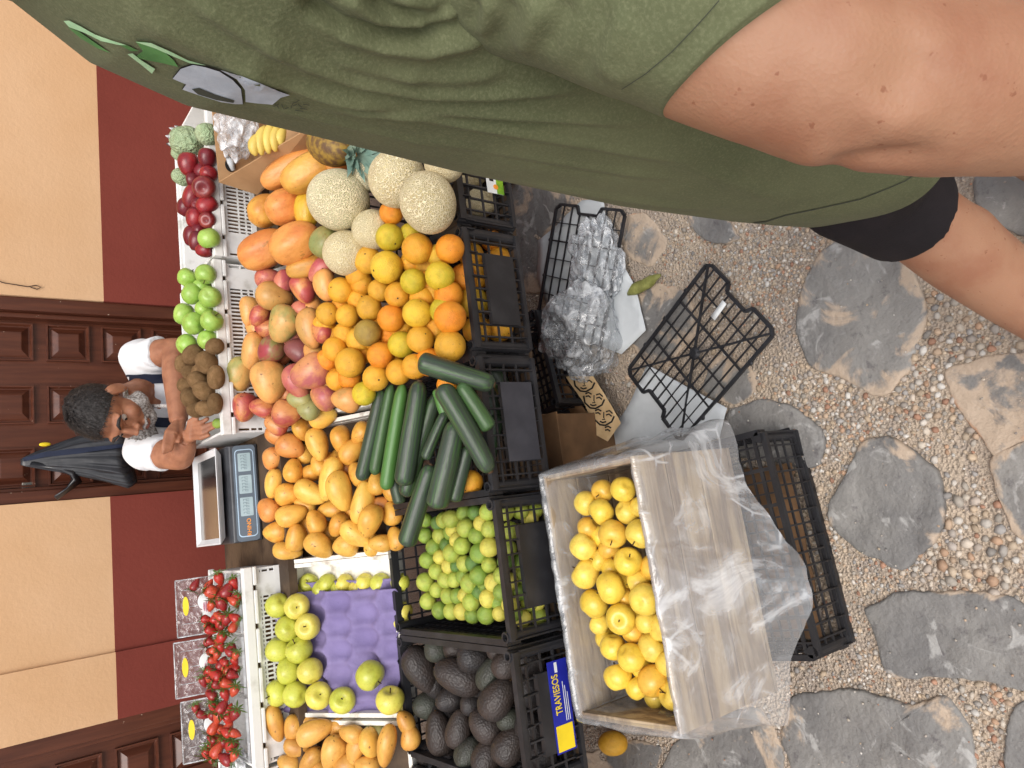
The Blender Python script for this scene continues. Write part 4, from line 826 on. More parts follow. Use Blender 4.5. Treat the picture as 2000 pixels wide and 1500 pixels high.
for X0,Y0,X1,Y1,wd,c,up,lab in zu:
    a=z6(X0,Y0); b=z6(X1,Y1); L=math.hypot(a[0]-b[0],a[1]-b[1]); x,y=(a[0]+b[0])/2,(a[1]+b[1])/2; an=math.degrees(math.atan2(a[1]-b[1],a[0]-b[0]))
    o=fruit('zucchini',x,y,wd/4.688*.98,c,L=L*1.03,ang=an,pl=PZ,up=up,spin=random.uniform(-.5,.5)); tag(o,lab,'zucchini','zucchini in the black crate')
for k,(x,y,an) in enumerate(((962,800,70),(962,855,100),(985,760,60))):
    o=fruit('zucchini',x,y,34,'dark',L=90,ang=an,pt=aty(x,y,YF+.06)); tag(o,'zucchini behind the crate slats, '+('beside the plaque\'s middle','towards the plaque\'s lower end','towards the plaque\'s upper end')[k],'zucchini','zucchini in the black crate')
# yellow apples in the wooden box
zb=lambda X,Y_:(1000+X/2.2056,820+Y_/2.2056)
g1='golden apple'; g2='light golden apple'; g3='blushed golden apple'
bx=[(480,298,112,g1,2),(318,358,108,g2,1),(392,305,100,g3,-1),(387,395,115,g1,2),(497,395,108,g2,0),(548,375,90,g2,-1),(435,490,126,g3,3),(553,490,128,g2,2),(330,465,100,g3,-1),(308,545,122,g2,2),(420,555,100,g3,-2),(375,605,95,g2,-1),(500,612,124,g1,2),(612,635,124,g3,2),(428,640,90,g1,-2),(318,665,128,g2,2),(427,722,136,g1,3),(545,695,110,g2,-1),(570,775,138,g2,3),(352,793,128,g1,1),(485,765,90,g3,-2),(470,857,132,g1,2),(380,880,96,g2,-2),(580,870,100,g2,-1),(655,895,142,g2,1),(520,915,100,g3,-2),(435,978,114,g1,1),(605,980,130,g2,2),(512,1022,124,g1,2),(680,1045,126,g2,1),(457,1108,124,g1,2),(607,1122,140,g3,3),(540,1155,104,g1,-1),(695,1185,130,g2,1),(615,1190,100,g2,-2),(380,500,96,g1,-3),(470,700,96,g1,-3),(530,830,96,g1,-3),(400,940,90,g1,-3),(560,1070,96,g1,-3),(640,720,90,g1,-2),(650,1120,90,g1,-3)]
heap('apple','apple','the wooden apple box','yellow apples in the wrapped box',(1.15,.45,.0),[(*zb(X,Y_),w/2.2056,c,dict(up=.010*(u if X<600 else u-5))) for X,Y_,w,c,u in bx],6)
o=fruit('orange',1197,1452,46,G,L=60,ang=0,pl=(1.7,.03,0)); tag(o,'yellow-orange fruit fallen on the ground at the bottom edge, behind the apple box','orange')
# strawberries and their boxes
zs=lambda X,Y_:(320+X/3.571,1080+Y_/3.571)
sb=[[(390,185,80),(445,255,100),(350,275,100),(410,310,80),(410,360,90),(330,370,70),(300,465,65),(435,470,85),(220,220,70),(250,280,80),(230,340,70),(385,440,70),(330,540,70),(400,520,60),(480,330,70),(490,450,70),(250,420,70)],[(400,600,85),(330,620,60),(350,670,60),(400,660,60),(455,690,65),(370,715,65),(360,850,90),(380,920,75),(445,910,85),(430,990,75),(330,990,75),(490,965,75),(270,740,90),(230,800,70),(345,750,60),(420,760,60),(480,850,70),(500,720,60),(280,900,70)],[(345,1075,65),(410,1070,90),(380,1145,90),(270,1130,70),(285,1210,70),(350,1215,85),(435,1250,75),(335,1295,65),(375,1370,100),(460,1350,80),(430,1435,95),(215,1170,80),(200,1250,80),(495,1130,80),(500,1260,70),(300,1400,70),(330,1430,70),(490,1420,70),(230,1090,70),(250,1330,70)]]
BN=('the top strawberry box','the middle strawberry box','the bottom strawberry box')
PS=(2.24,.925,.45)
for bi,L in enumerate(sb):
    it=[]
    ya,yb=(160,1060,1500)[0],0; lo=min(q[1] for q in L); hi=max(q[1] for q in L); n0=len(L); L=L+[(random.uniform(310,512),random.uniform(lo,hi),random.uniform(62,84)) for _ in range(16)]
    for k,(X,Y_,w) in enumerate(L):
        x,y=zs(X,Y_); deep=X<290
        if deep and abs(Y_-(min(q[1] for q in L[:n0])+max(q[1] for q in L[:n0]))/2)<95: continue
        w*=1.14
        it.append((x,y,w/3.571*.9,('ripe red','deep red','orange-red')[k%3 if not deep else 1],dict(L=w/3.571*1.12,ang=random.choice((200,250,120,30,290)),tz=.2,up=0 if deep else (.008 if k<n0 else -.014))))
    heap('strawberry','strawberry',BN[bi],'strawberries in the clear boxes',PS,it,4)
    y0,y1=((1120,1242),(1246,1362),(1366,1492))[bi]
    a=onpl(468,y0,(2.2,.93,0)); b=onpl(468,y1,(2.2,.93,0)); X0,X1=b.x+.004,a.x-.004; off=(0,.012,0)[bi]
    t=thing('fruit_box',('open clear plastic strawberry box nearest the scale','middle open clear plastic strawberry box, lid slightly higher','open clear plastic strawberry box nearest the bottom edge')[bi],'box',((X0+X1)/2,2.24,.812),'clear strawberry boxes'); W=X1-X0
    r=lambda w,d0,d1,z,y_=0:[(-w/2,d0,z),(w/2,d0,z),(w/2,d1,z),(-w/2,d1,z)]
    MB().loft([r(W-.02,.012,.125,.003),r(W-.006,.003,.135,.095),r(W+.002,-.002,.14,.097),r(W+.002,-.002,.14,.104)],cap=False).build('tub','clam',t)
    # lid stands up at the back hinge
    lz=lambda u,v,d:(u,.142+.10*v*.45-d*.9,.104+(.125+off)*v+d*.4)
    R=[]
    for s,d in ((1,.0),(1,.008),(.94,.012),(.88,.045),(.6,.047)):
        v0,v1=.5-.5*s,.5+.5*s; R.append([lz(-W/2*s,v0,-d),lz(W/2*s,v0,-d),lz(W/2*s,v1,-d),lz(-W/2*s,v1,-d)])
    MB().loft([[Vector(p) for p in q] for q in R],cap=True).build('lid','clam',t)
    v_=lambda u,v,d:Vector(lz(u,v,d)); e_=[v_(-W/2,.0,0),v_(W/2,.0,0),v_(W/2,1.,0),v_(-W/2,1.,0)]; mb=MB()
    for p_,q_ in zip(e_,e_[1:]+e_[:1]): mb.tube([p_,q_],.0022,6)
    for f_ in (-.3,.0,.3): mb.tube([v_(W*f_,.06,-.03),v_(W*f_,.94,-.03)],.0012,5)
    mb.build('lid_rim','crinkle',t,True)
    def spot(mb,u,v,ru,rv,d=.002):
        c=Vector(lz(u,v,d)); ux=Vector((1,0,0)); vv=(Vector(lz(0,1,0))-Vector(lz(0,0,0))).normalized(); nn=ux.cross(vv); n=24
        ring=[c+ux*ru*math.cos(6.283*k/n)+vv*rv*math.sin(6.283*k/n) for k in range(n)]
        mb.loft([ring,[p-nn*.0008 for p in ring]]); return frame4(c-nn*.0015*-1,ux,vv)
    mb=MB(); f4=spot(mb,.005,.80,.028,.0085,.004); mb.build('yellow_sticker','yellow_ink',t)
    mb=MB(); spot(mb,-.02,.34,.026,.016,.006); spot(mb,.012,.38,.026,.022,.0065); spot(mb,.0,.24,.02,.014,.006); mb.build('label','white_ink',t)
    mb=MB(); 
    for k in range(4): spot(mb,-.004,.28+.045*k,.022-.003*k,.0018,.0085)
    mb.build('label_print','pink_ink',t); mb=MB(); spot(mb,W*.32,.3,.006,.006,.006); mb.build('barcode_tab','white_ink',t)
# ================================================================ BOXES, BAGS, SCALE
def apple_box():
    c=Vector((-.203,1.155,0)); W,D,z0,z1=.54,.292,.165,.497; rz=math.radians(2.)
    t=thing('wooden_box','open wooden apple box wrapped in a clear plastic liner, standing on the upside-down crate','box',(c.x,c.y,z0),None,rz); H=z1-z0
    for sy in (-1,1):
        y0,y1=sorted((sy*D/2,sy*(D/2-.011)))
        for k in range(3): MB().box((-W/2,y0+.0005*k,.012+k*H/3),(W/2,y1,(k+1)*H/3-.004+.012*(k<2))).build('side_board','raw_wood',t,False,.002)
    for sx in (-1,1):
        x0,x1=sorted((sx*(W/2-.001),sx*(W/2-.014))); MB().box((x0,-D/2+.0115,.008),(x1,D/2-.0115,H-.004)).build('end_board','raw_wood',t,False,.002)
    MB().box((-W/2,-D/2,0),(W/2,D/2,.0075)).build('bottom_board','raw_wood',t)
    # liner: goes down inside, over the rim and hangs outside
    N=260; per=[]
    for i in range(N):
        s=i/N*2*(W+D)
        if s<W: p=(-W/2+s,-D/2)
        elif s<W+D: p=(W/2,-D/2+s-W)
        elif s<2*W+D: p=(W/2-(s-W-D),D/2)
        else: p=(-W/2,D/2-(s-2*W-D))
        per.append(Vector(p))
    prof=[(-.018,-.17),(-.017,-.09),(-.016,-.03),(-.012,-.004),(-.004,.006),(.004,.004),(.009,-.012),(.011,-.04),(.013,-.08),(.017,-.12),(.022,-.16),(.028,-.20),(.033,-.24),(.036,-.265)]
    R=[]
    for k,(of,z) in enumerate(prof):
        r=[]
        for i,p in enumerate(per):
            cx=max(-W/2+.03,min(W/2-.03,p.x)); cy=max(-D/2+.03,min(D/2-.03,p.y)); n=(p-Vector((cx,cy))); n.normalize()
            near=max(0,-n.y); out=max(0,(k-6)/7)
            fl=near*out*(.105*math.exp(-((p.x+.03)/.13)**2)+.03)+max(0,n.x)*out*.02
            wr=(abs(nz((p.x+.5*z,p.y,z*.25),11,1))*(.012+.012*out)+abs(nz((p.x-.7*z,p.y,z*.3),27,2))*.004)*(1 if k>5 else .5)
            rag=nz((p.x,p.y,0),9,4)*.02*out
            r.append(Vector((p.x+n.x*(of+fl+wr),p.y+n.y*(of+fl+wr),H+z+rag+(abs(nz((p.x,p.y,0),30,7))*.006 if 3<k<7 else 0))))
        R.append(r)
    ln=MB().loft(R,cap=False).build('plastic_liner','film',None,True); TM=Matrix.Translation((c.x,c.y,z0))@Matrix.Rotation(rz,4,'Z'); ln.data.transform(TM)
    ln.data.flip_normals() if False else None
    folds(ln,[([(1283,1101),(1334,1010),(1414,913)],.006,.007),([(1317,1301),(1370,1262),(1414,1226),(1480,1222),(1566,1229)],.006,.009),([(1568,1228),(1517,1301),(1488,1386)],.006,.008),([(1488,964),(1528,1130),(1568,1226)],.006,.007),([(1300,1233),(1391,1250),(1494,1221)],.005,.005),([(1255,890),(1330,900),(1400,872)],.006,.006),([(1340,1420),(1400,1360),(1480,1330)],.006,.006),([(1260,960),(1300,1010),(1330,1090)],.005,.004),([(1320,1180),(1420,1120),(1500,1060)],.005,.005)])
    ln.data.transform(TM.inverted()); ln.parent=t
    black_crate(.485,.42,.15,(-.180,1.338,.152),'black plastic crate lying upside down on the ground under the apple box',rz=0,rot=(math.pi,0,math.radians(4.3)),plaq=False)
    o=MB().grid([[( -.38+.40*i/6,.94+.36*j/6,.045+.012*nz((i,j,0),.7)) for i in range(7)] for j in range(7)]).build('cardboard_sheet','dark_cardboard',None,True); solid(o,.004); tag(o,'tan cardboard sheet inside the upside-down crate','cardboard')
apple_box()
def cardboard_box():
    t=thing('cardboard_box','open brown cardboard box leaning on the papayas, bananas and plastic inside','box',(1.10,2.10,.86))
    o=Vector((1.10,2.10,.86)); B=aty(428,354,2.11)-o; A=aty(412,190,2.13)-o
    Cc=onpl(584,260,(2.11,B.z+o.z,.30)); Cc=Cc-o; E=aty(640,268,Cc.y+o.y-.01)-o; D=aty(503,378,2.09)-o
    nx=Vector((1,0,0))
    def wall(q,name,th,par=t):
        q=[Vector(p) for p in q]; n=(q[1]-q[0]).cross(q[3]-q[0]).normalized()*th
        mb=MB().add(q+[p+n for p in q],[(0,3,2,1),(4,5,6,7),(0,1,5,4),(1,2,6,5),(2,3,7,6),(3,0,4,7)]); return mb.build(name,'cardboard',par)
    C2=B+(Cc-B)*1.12; E2=D+(E-D)*1.12
    wall([D,E2,C2,B],'side_wall',.005)
    dn=Vector((0,-.015,-.16)); bk=wall([B+dn,A+dn,A,B],'back_wall',-.005)
    right=A-B; wall([D+right,E2+right,C2+right,B+right],'side_wall',.005)
    wall([E2+nx*.006,E2+right,C2+right,C2+nx*.006],'front_wall',.005)
    wall([D+Vector((.006,-.006,.002)),D+right,E2+right,E2+Vector((.006,.006,.002))],'bottom',.004)
    h=aty(449,324,2.112)-o; q=MB(); n=20
    q.loft([[Vector((h.x+.022*math.cos(6.283*k/n),h.y-.004,h.z+.016*math.sin(6.283*k/n))) for k in range(n)],[Vector((h.x+.022*math.cos(6.283*k/n),h.y-.0045,h.z+.016*math.sin(6.283*k/n))) for k in range(n)]]); q.build('hand_hole','black_ink',bk)
    MB().tube([h+Vector((-.02,-.012,-.006)),h+Vector((.004,-.02,.004)),h+Vector((.02,-.012,.008))],[.006,.011,.007],8).build('tape_roll','grey_paper',t,True)
    # bananas
    b=thing('banana_bunch','bunch of ripe yellow bananas inside the cardboard box','bananas',onpl(530,270,(2.0,.90,.2)))
    z=zdep(b.location)
    for k,(x,top,bot) in enumerate(((502,262,304),(514,246,303),(528,240,300),(541,244,296),(553,250,285))):
        pts=[];
        for i in range(9):
            f=i/8; y=top+(bot-top)*f; xx=x-9*math.sin(math.pi*f)*.8-6*f+4; p=dep(xx,y,z-.02+.004*k)-b.location; pts.append(p)
        MB().tube(pts,[.004,.011,.0145,.0165,.017,.0165,.0145,.010,.004],10).build('banana','banana',b,True).color=(*S(216,190,96),1)
    for o_ in b.children: o_['tint']=list(S(204,176,84))
    # crumpled clear plastic in the box
    crumple('plastic_wrap',[(462,240,.085,1.0)],onpl(462,240,(2.0,.90,.2)),'crumpled clear plastic stuffed in the cardboard box beside the bananas',(.10,.07,.05),mat='crinkle')
def crumple(name,_,c,label,r,seed=0,sub=5,amp=.5,cut=None,mat='bagfilm'):
    bm=bmesh.new(); bmesh.ops.create_icosphere(bm,subdivisions=sub,radius=1)
    for v in bm.verts:
        p=v.co; d=1+amp*(abs(nz(p,1.5,seed))*1.1-.2)+amp*.5*(abs(nz(p,3.2,seed+1))-.15)+amp*.12*abs(nz(p,8,seed+2))
        if cut:
            k=p.normalized().dot(cut); d*=1-.55*max(0,min(1,(k-.72)/.18))
        v.co=Vector((p.x*r[0],p.y*r[1],p.z*r[2]))*d
    me=bpy.data.meshes.new(name); bm.to_mesh(me); bm.free(); me.polygons.foreach_set('use_smooth',[True]*len(me.polygons)); me.materials.append(MT[mat])
    o=link(name,me); o.location=c; return tag(o,label,'plastic bag')
cardboard_box()
# pineapple with its crown pointing at the viewer
def pineapple():
    b0=onpl(650,286,(1.40,.72,.22)); b1=onpl(688,302,(1.40,.72,.22)); ax=(b1-b0).normalized()
    t=thing('pineapple','pineapple with grey-green crown lying between the papayas and melons by the green shirt','pineapple',b1)
    mb=MB().ball((0,0,0),(.055,.055,.085),20,16,ax.to_track_quat('Z','Y').to_matrix()); mb.v=[tuple(Vector(v)+(b0-b1)*.55-ax*.055) for v in mb.v]; mb.build('rind','pine',t,True)
    mb=MB(); tw=(V(CAM)-b1).normalized()
    for k in range(26):
        a=k*2.4; sp=.25+.7*(k/26); e=(IR*math.cos(a)+ID*math.sin(a)); d=(ax*1.1+e*sp+tw*.35+IR*.35).normalized(); L=.055+.035*((k*5)%7)/7; s=d.cross(tw).normalized(); p0=e*.014; w_=.0095
        mb.grid([[p0-s*w_*.8,p0+tw*.002,p0+s*w_*.8],[p0+d*L*.5-s*w_+tw*.004,p0+d*L*.5,p0+d*L*.5+s*w_+tw*.004],[p0+d*L*.85+e*.01-s*w_*.5,p0+d*L*.85+e*.01,p0+d*L*.85+e*.01+s*w_*.5],[p0+d*L+e*.02-s*.0005,p0+d*L+e*.02,p0+d*L+e*.02+s*.0005]])
    mb.build('crown','pineleaf',t,True)
pineapple()
def scale():
    t=thing('weighing_scale','electronic price scale with steel tray and three grey displays, on the brown boards','scale',(.147,2.33,.80))
    W=.305; x0,x1=-W/2,W/2
    mb=MB(); pr=[(0,.002),(.03,.082),(.05,.086),(.30,.086),(.30,.002)]
    mb.loft([[(x0,y,z) for y,z in pr],[(x1,y,z) for y,z in pr]]); mb.build('case','scale_case',t,False,.004)
    p0=Vector((0,-.002,.010)); up=Vector((0,.03,.08)).normalized(); n=Vector((0,-up.z,up.y)); hgt=.068
    def rr(w,h,cx=0,cy=.034,r=.012,off=.0012,m='scale_panel',name='panel',par=t,th=.0012,hole=None):
        pts=[]
        for sx,sy,a0 in ((1,1,0),(-1,1,90),(-1,-1,180),(1,-1,270)):
            for k in range(5): a=math.radians(a0+k*22.5); pts.append((cx+sx*(w/2-r)+r*math.cos(a),cy+sy*(h/2-r)+r*math.sin(a)))
        f=lambda q,o:p0+Vector((q[0],0,0))+up*q[1]+n*o
        return MB().loft([[f(q,off-th) for q in pts],[f(q,off) for q in pts]]).build(name,m,par)
    pn=rr(W-.004,hgt,off=.0012); rr(W-.03,hgt-.012,off=.0018,m='pale_line',name='panel_line',th=.0004); rr(W-.036,hgt-.017,off=.0024,m='scale_panel',name='panel_face',th=.0005,r=.010)
    for cx in (.096,.026,-.044):
        d=rr(.058,.038,cx,.034,.003,.0036,'lcd','display',t,.001)
        mb=MB(); f=lambda a,b:p0+Vector((a,0,0))+up*b+n*.0040
        for k in range(5):
            a=cx-.022+k*.010; [mb.add([f(a+i,j),f(a+i+u_,j),f(a+i+u_,j+v_),f(a+i,j+v_)],[(0,1,2,3)]) for i,j,u_,v_ in ((0,.026,.0011,.008),(.0045,.035,.0011,.008),(0,.0345,.0056,.001),(0,.043,.0056,.001),(.0045,.026,.0011,.008))]
        mb.build('display_digits','lcd_dark',t)
    text('RHINO','orange_ink',.017,frame4(p0+Vector((-.108,0,0))+up*.030+n*.0032,(1,0,0),up),'brand_lettering',t,.0003,.0003)
    # steel tray with raised rim
    mb=MB(); R=[]; zz=.118; Y0,Y1=.045,.31
    def q(i,z): return [(x0+.002+i,Y0+i,z),(x1-.002-i,Y0+i,z),(x1-.002-i,Y1-i,z),(x0+.002+i,Y1-i,z)]
    MB().loft([q(.02,.096),q(.004,zz-.006),q(0,zz),q(.004,zz+.001),q(.020,zz-.012)],cap=False).build('tray_rim','rim_metal',t)
    m2=MB(); m2.add(q(.0195,zz-.0125),[(0,1,2,3)]); m2.add(q(.0195,zz-.016),[(3,2,1,0)]); m2.build('tray','steel',t)
    for sx in (-1,1):
        for y in (.03,.27): MB().tube([(sx*.12,y,-.0005),(sx*.12,y,.004)],.012,10).build('foot','black_plastic',t)
    MB().box((-.05,.10,.0865),(.05,.22,.0955)).build('tray_support','scale_case',t)
scale()
# clear plastic bag heap, loose grids, papers under the stall
def grid_lid(c4,label,z,nb=10,nc=5,diag=True):
    P=[atz(x,y,z) for x,y in c4]; a,b,c,d=P; o=(a+b+c+d)/4; u=((b-a)+(c-d)).normalized(); L=((b-a).length+(c-d).length)/2; v=((d-a)+(c-b)); v=(v-u*v.dot(u)).normalized(); Wd=((d-a).length+(c-b).length)/2
    f=lambda s,t_:u*(s-.5)*L+v*(t_-.5)*Wd+Vector((0,0,.0))
    out=[(.0,.06),(.03,0),(.97,0),(1,.06),(1,.32),(.95,.36),(.95,.64),(1,.68),(1,.94),(.97,1),(.03,1),(0,.94),(0,.68),(.05,.64),(.05,.36),(0,.32)]
    mb=MB()
    for i in range(len(out)): mb.beam(f(*out[i]),f(*out[(i+1)%len(out)]),.0085,.008)
    for k in range(1,nb):
        t_=k/nb; e=.05 if .33<t_<.67 else .005; mb.beam(f(e,t_)+Vector((0,0,.0005)),f(1-e,t_)+Vector((0,0,.0005)),.0032,.005)
    for k in range(1,nc+1): s=k/(nc+1); w_=.0055 if k in (2,nc-1) else .0032; mb.beam(f(s,.004)-Vector((0,0,.0008)),f(s,.996)-Vector((0,0,.0008)),w_,.0055)
    if diag:
        for s0,t0,s1,t1 in ((.02,.02,.98,.98),(.02,.98,.98,.02)): mb.beam(f(s0,t0)+Vector((0,0,.001)),f(s1,t1)+Vector((0,0,.001)),.005,.0068)
        mb.ball((0,0,0),(.018,.018,.006),14,6)
    for s,t_ in ((.25,-.01),(.5,-.01),(.75,-.01),(.25,1.01),(.75,1.01)): mb.ball(f(s,t_),(.008,.008,.006),8,5)
    ob=mb.build('plastic_grid','black_plastic'); ob.location=o; return tag(ob,label,'plastic grid','loose black plastic grids')
grid_lid(((1212,745),(1392,505),(1506,655),(1345,842)),'loose black plastic grid lying on gravel and grey paper, notched at both ends',.030)
grid_lid(((1030,690),(1098,402),(1210,410),(1180,690)),'black plastic grid partly under the crumpled clear bag',.035,8,7,False)
black_crate(.30,.34,.17,(.43,1.60,.003),'black crate on the ground in the shade behind the clear plastic bag',plaq=False,rz=.15)
def sheet(name,poly,z,m,label,cat,seed=1,lift=.012):
    P=[Vector(p) for p in poly]; X=[p.x for p in P]; Y_=[p.y for p in P]; D=[]
    for a,b in zip(P,P[1:]+P[:1]):
        k=max(1,int((b-a).length/12)); D+=[a+(b-a)*i/k for i in range(k)]
    pts=D[:]; 
    for i in range(int(min(X)),int(max(X)),14):
        for j in range(int(min(Y_)),int(max(Y_)),14):
            c=False
            for e in range(len(D)):
                a,b=D[e],D[e-1]
                if (a.y>j)!=(b.y>j) and i<(b.x-a.x)*(j-a.y)/(b.y-a.y+1e-9)+a.x: c=not c
            if c and min((Vector((i,j))-q).length for q in D)>7: pts.append(Vector((i,j)))
    r=geometry.delaunay_2d_cdt(pts,[(i,(i+1)%len(D)) for i in range(len(D))],[],1,1e-4)
    W=[atz(p.x,p.y,z) for p in r[0]]; c=sum(W,Vector())/len(W); c.z=0
    vs=[w_-c+Vector((0,0,lift*(.5+nz(w_,6,seed))+abs(nz(w_,22,seed))*.004)) for w_ in W]
    o=MB().add(vs,r[2]).build(name,m,None,True); o.location=c; solid(o,.0012); return tag(o,label,cat)
sheet('paper_sheet',[(1268,712),(1345,755),(1424,797),(1408,855),(1330,880),(1170,885),(1232,790)],.020,'grey_paper','large pale grey paper lying under the loose black grid and the apple box','paper',1)
sheet('paper_sheet',[(1053,470),(1090,440),(1140,392),(1180,388),(1200,470),(1240,560),(1262,645),(1215,692),(1140,660),(1080,620),(1050,540)],.020,'grey_paper','pale grey paper on the ground beneath the crumpled clear plastic bag','paper',5)
c=atz(1135,645,.09); o=crumple('plastic_bag',0,c,'big crumpled clear plastic bag with a dark hollow, in front of the orange crate',(.135,.115,.115),3,6,.36,(V(CAM)-c).normalized()*.6+IR*-.45+ID*.1)
c=atz(1165,515,.055); crumple('plastic_bag',0,c,'flatter end of clear plastic film lying over the notched black grid, above the big bag',(.125,.085,.05),11,6,.6)
a,b=atz(1226,574,.02),atz(1290,538,.02); mb=MB(); pts=[a+(b-a)*i/8+Vector((0,0,.004*math.sin(i))) for i in range(9)]; mb.tube(pts,[.005,.013,.017,.018,.018,.017,.014,.009,.004],12,True,.8); mb.v=[tuple(Vector(v)+Vector((nz(v,40,1),nz(v,40,2),nz(v,40,3)))*.005) for v in mb.v]; o=mb.build('dry_husk','dry_husk',None,True); tag(o,'dried greenish husk lying beside the clear plastic bag','husk')
sheet('paper_label',[(1389,618),(1412,586),(1420,594),(1397,626)],.042,'white_ink','small white label stuck on the loose black grid','label',2,.002)
def carton(x0,x1,y0,y1,z1,label,rz=0,m='dark_cardboard'):
    t=thing('cardboard_box',label,'box',((x0+x1)/2,(y0+y1)/2,0),None,rz); a,b=(x1-x0)/2,(y1-y0)/2
    MB().box((-a,-b,.002),(a,b,z1)).build('carton','%s'%m,t,False,.004)
    MB().box((-a+.004,-b-.06,z1+.001),(a-.004,-b+.09,z1+.005)).build('flap',m,t); MB().box((-a+.004,.0-b+.095,z1+.001),(a-.004,b,z1+.005)).build('flap',m,t)
carton(.02,.24,1.50,1.85,.30,'brown cardboard box under the zucchini crate, its flaps closed',0)
sheet('cardboard_sheet',[(1085,745),(1110,740),(1150,800),(1190,860),(1170,905),(1085,905)],.05,'dark_cardboard','flattened brown cardboard on the ground under the stall, beside the patterned cloth','cardboard',8,.02)
def cloth_faces():
    poly=[(1108,735),(1168,735),(1216,826),(1192,862),(1172,850),(1145,790)]
    o=sheet('patterned_cloth',poly,.09,'tan_cloth','tan cloth printed with black line faces, poking out below the stall','cloth',3,.02)
    for m in list(o.modifiers): o.modifiers.remove(m)
    class Q: pass
    me=o.data; vs=[v.co+o.location for v in me.vertices]; bv=BVHTree.FromPolygons(vs,[tuple(p.vertices) for p in me.polygons])
    for k in range(4):
        cx,cy=1141+k*19,748+k*33; mb=MB()
        def st(pts,w_=3.):
            q=[(cx+a*.95-b*.10,cy+b*.95+a*.12) for a,b in pts]
            v,f=px_poly(bv,band(q,w_),.0015,5)
            if all(i.length>0 for i in v): mb.add([i-o.location for i in v],f)
        st([(-18,-10),(-12,-14),(-5,-11)]); st([(-17,-5),(-11,-7),(-6,-4)]); st([(4,-11),(11,-14),(18,-9)]); st([(5,-4),(11,-7),(17,-3)]); st([(0,-10),(1,2),(4,5),(-2,6)],2.2); st([(-6,10),(0,12),(7,9)]); st([(-21,-6),(-17,8),(-5,17),(6,17),(18,8),(22,-4)],3.5)
        if mb.f: mb.build('printed_face','black_ink',o)
cloth_faces()
def door_bag():
    Y0=YW+.02; ap=aty(40,903,Y0-.03); bo=aty(252,893,Y0-.06); t=thing('plastic_bag','black pleated plastic bag with a navy strap hanging on the brown door','bag',ap)
    R=[]; N=120
    for k in range(26):
        f=k/25; c=(bo-ap)*f; w_=.010+.116*f**.85*(1 if f<.93 else 1-(f-.93)*3.5); sh=.012*math.sin(3*f)
        r=[]
        for j in range(N):
            a=2*math.pi*j/N; pl=1+.10*f*math.cos(17*a+2*nz((f*2,0,0),1.5))+.05*f*math.cos(29*a)
            r.append(c+Vector((w_*math.cos(a)*pl+sh+.004*nz((a,f,1),3),.36*w_*math.sin(a)*pl-.25*w_,-.02*f*math.cos(a*2))))
        R.append(r)
    b=MB().loft(R).build('bag','black_bag',t,True)
    vs=[v.co+t.location for v in b.data.vertices]; bv=BVHTree.FromPolygons(vs,[tuple(p.vertices) for p in b.data.polygons])
    v,f=px_poly(bv,band([(46,898),(90,888),(140,882),(190,877),(246,870)],[7,10,11,9,7]),.003,7); ok=[g_ for g_ in f if all(v[i].length>0 for i in g_)]
    MB().add([p-t.location for p in v],ok).build('strap','navy_cloth',t,True)
    # loose knotted tail
    pts=[aty(x,y,Y0-.05)-ap for x,y in ((60,905),(110,912),(140,925),(150,940),(128,958),(108,972))]; mb=MB(); mb.tube(pts,[.008,.016,.026,.026,.018,.010],20,True,.5)
    mb.v=[tuple(Vector(p)+Vector((nz(p,28,1),nz(p,28,2),nz(p,28,3)))*.014) for p in mb.v]; mb.build('tail','black_bag',t,True)
    mb=MB(); p=aty(88,868,Y0-.02)-ap; mb.ball(p,(.008,.006,.02),10,8); mb.build('yellow_tag','yellow_ink',t,True)
door_bag()
o=crumple('plastic_wrap',0,onpl(455,1490,(2.3,.92,.3)),'crumpled clear plastic at the bottom edge beside the strawberries',(.05,.05,.03),21,5,.5)
# ================================================================ PEOPLE
def hand(mb,wr,kn,tips,th,r=.0085,palm=.012):
    """palm from wrist to knuckles, four fingers to their tips, thumb off the palm's side"""
    wr=Vector(wr); kn=[Vector(k) for k in kn]
    for k in kn: mb.tube([wr,(wr+k)/2,k],[palm*1.15,palm*1.1,palm],8)
    for k,t in zip(kn,tips):
        t=[Vector(p) for p in t]; mb.tube([k]+t,[r*1.15]+[r*(1-.14*i) for i in range(len(t))],8); mb.ball(t[-1],r*(1-.14*(len(t)-1)),8,6)
    t=[Vector(p) for p in th]; mb.tube(t,[r*1.5]+[r*1.15]*(len(t)-2)+[r*.9],8); mb.ball(t[-1],r*.9,8,6)
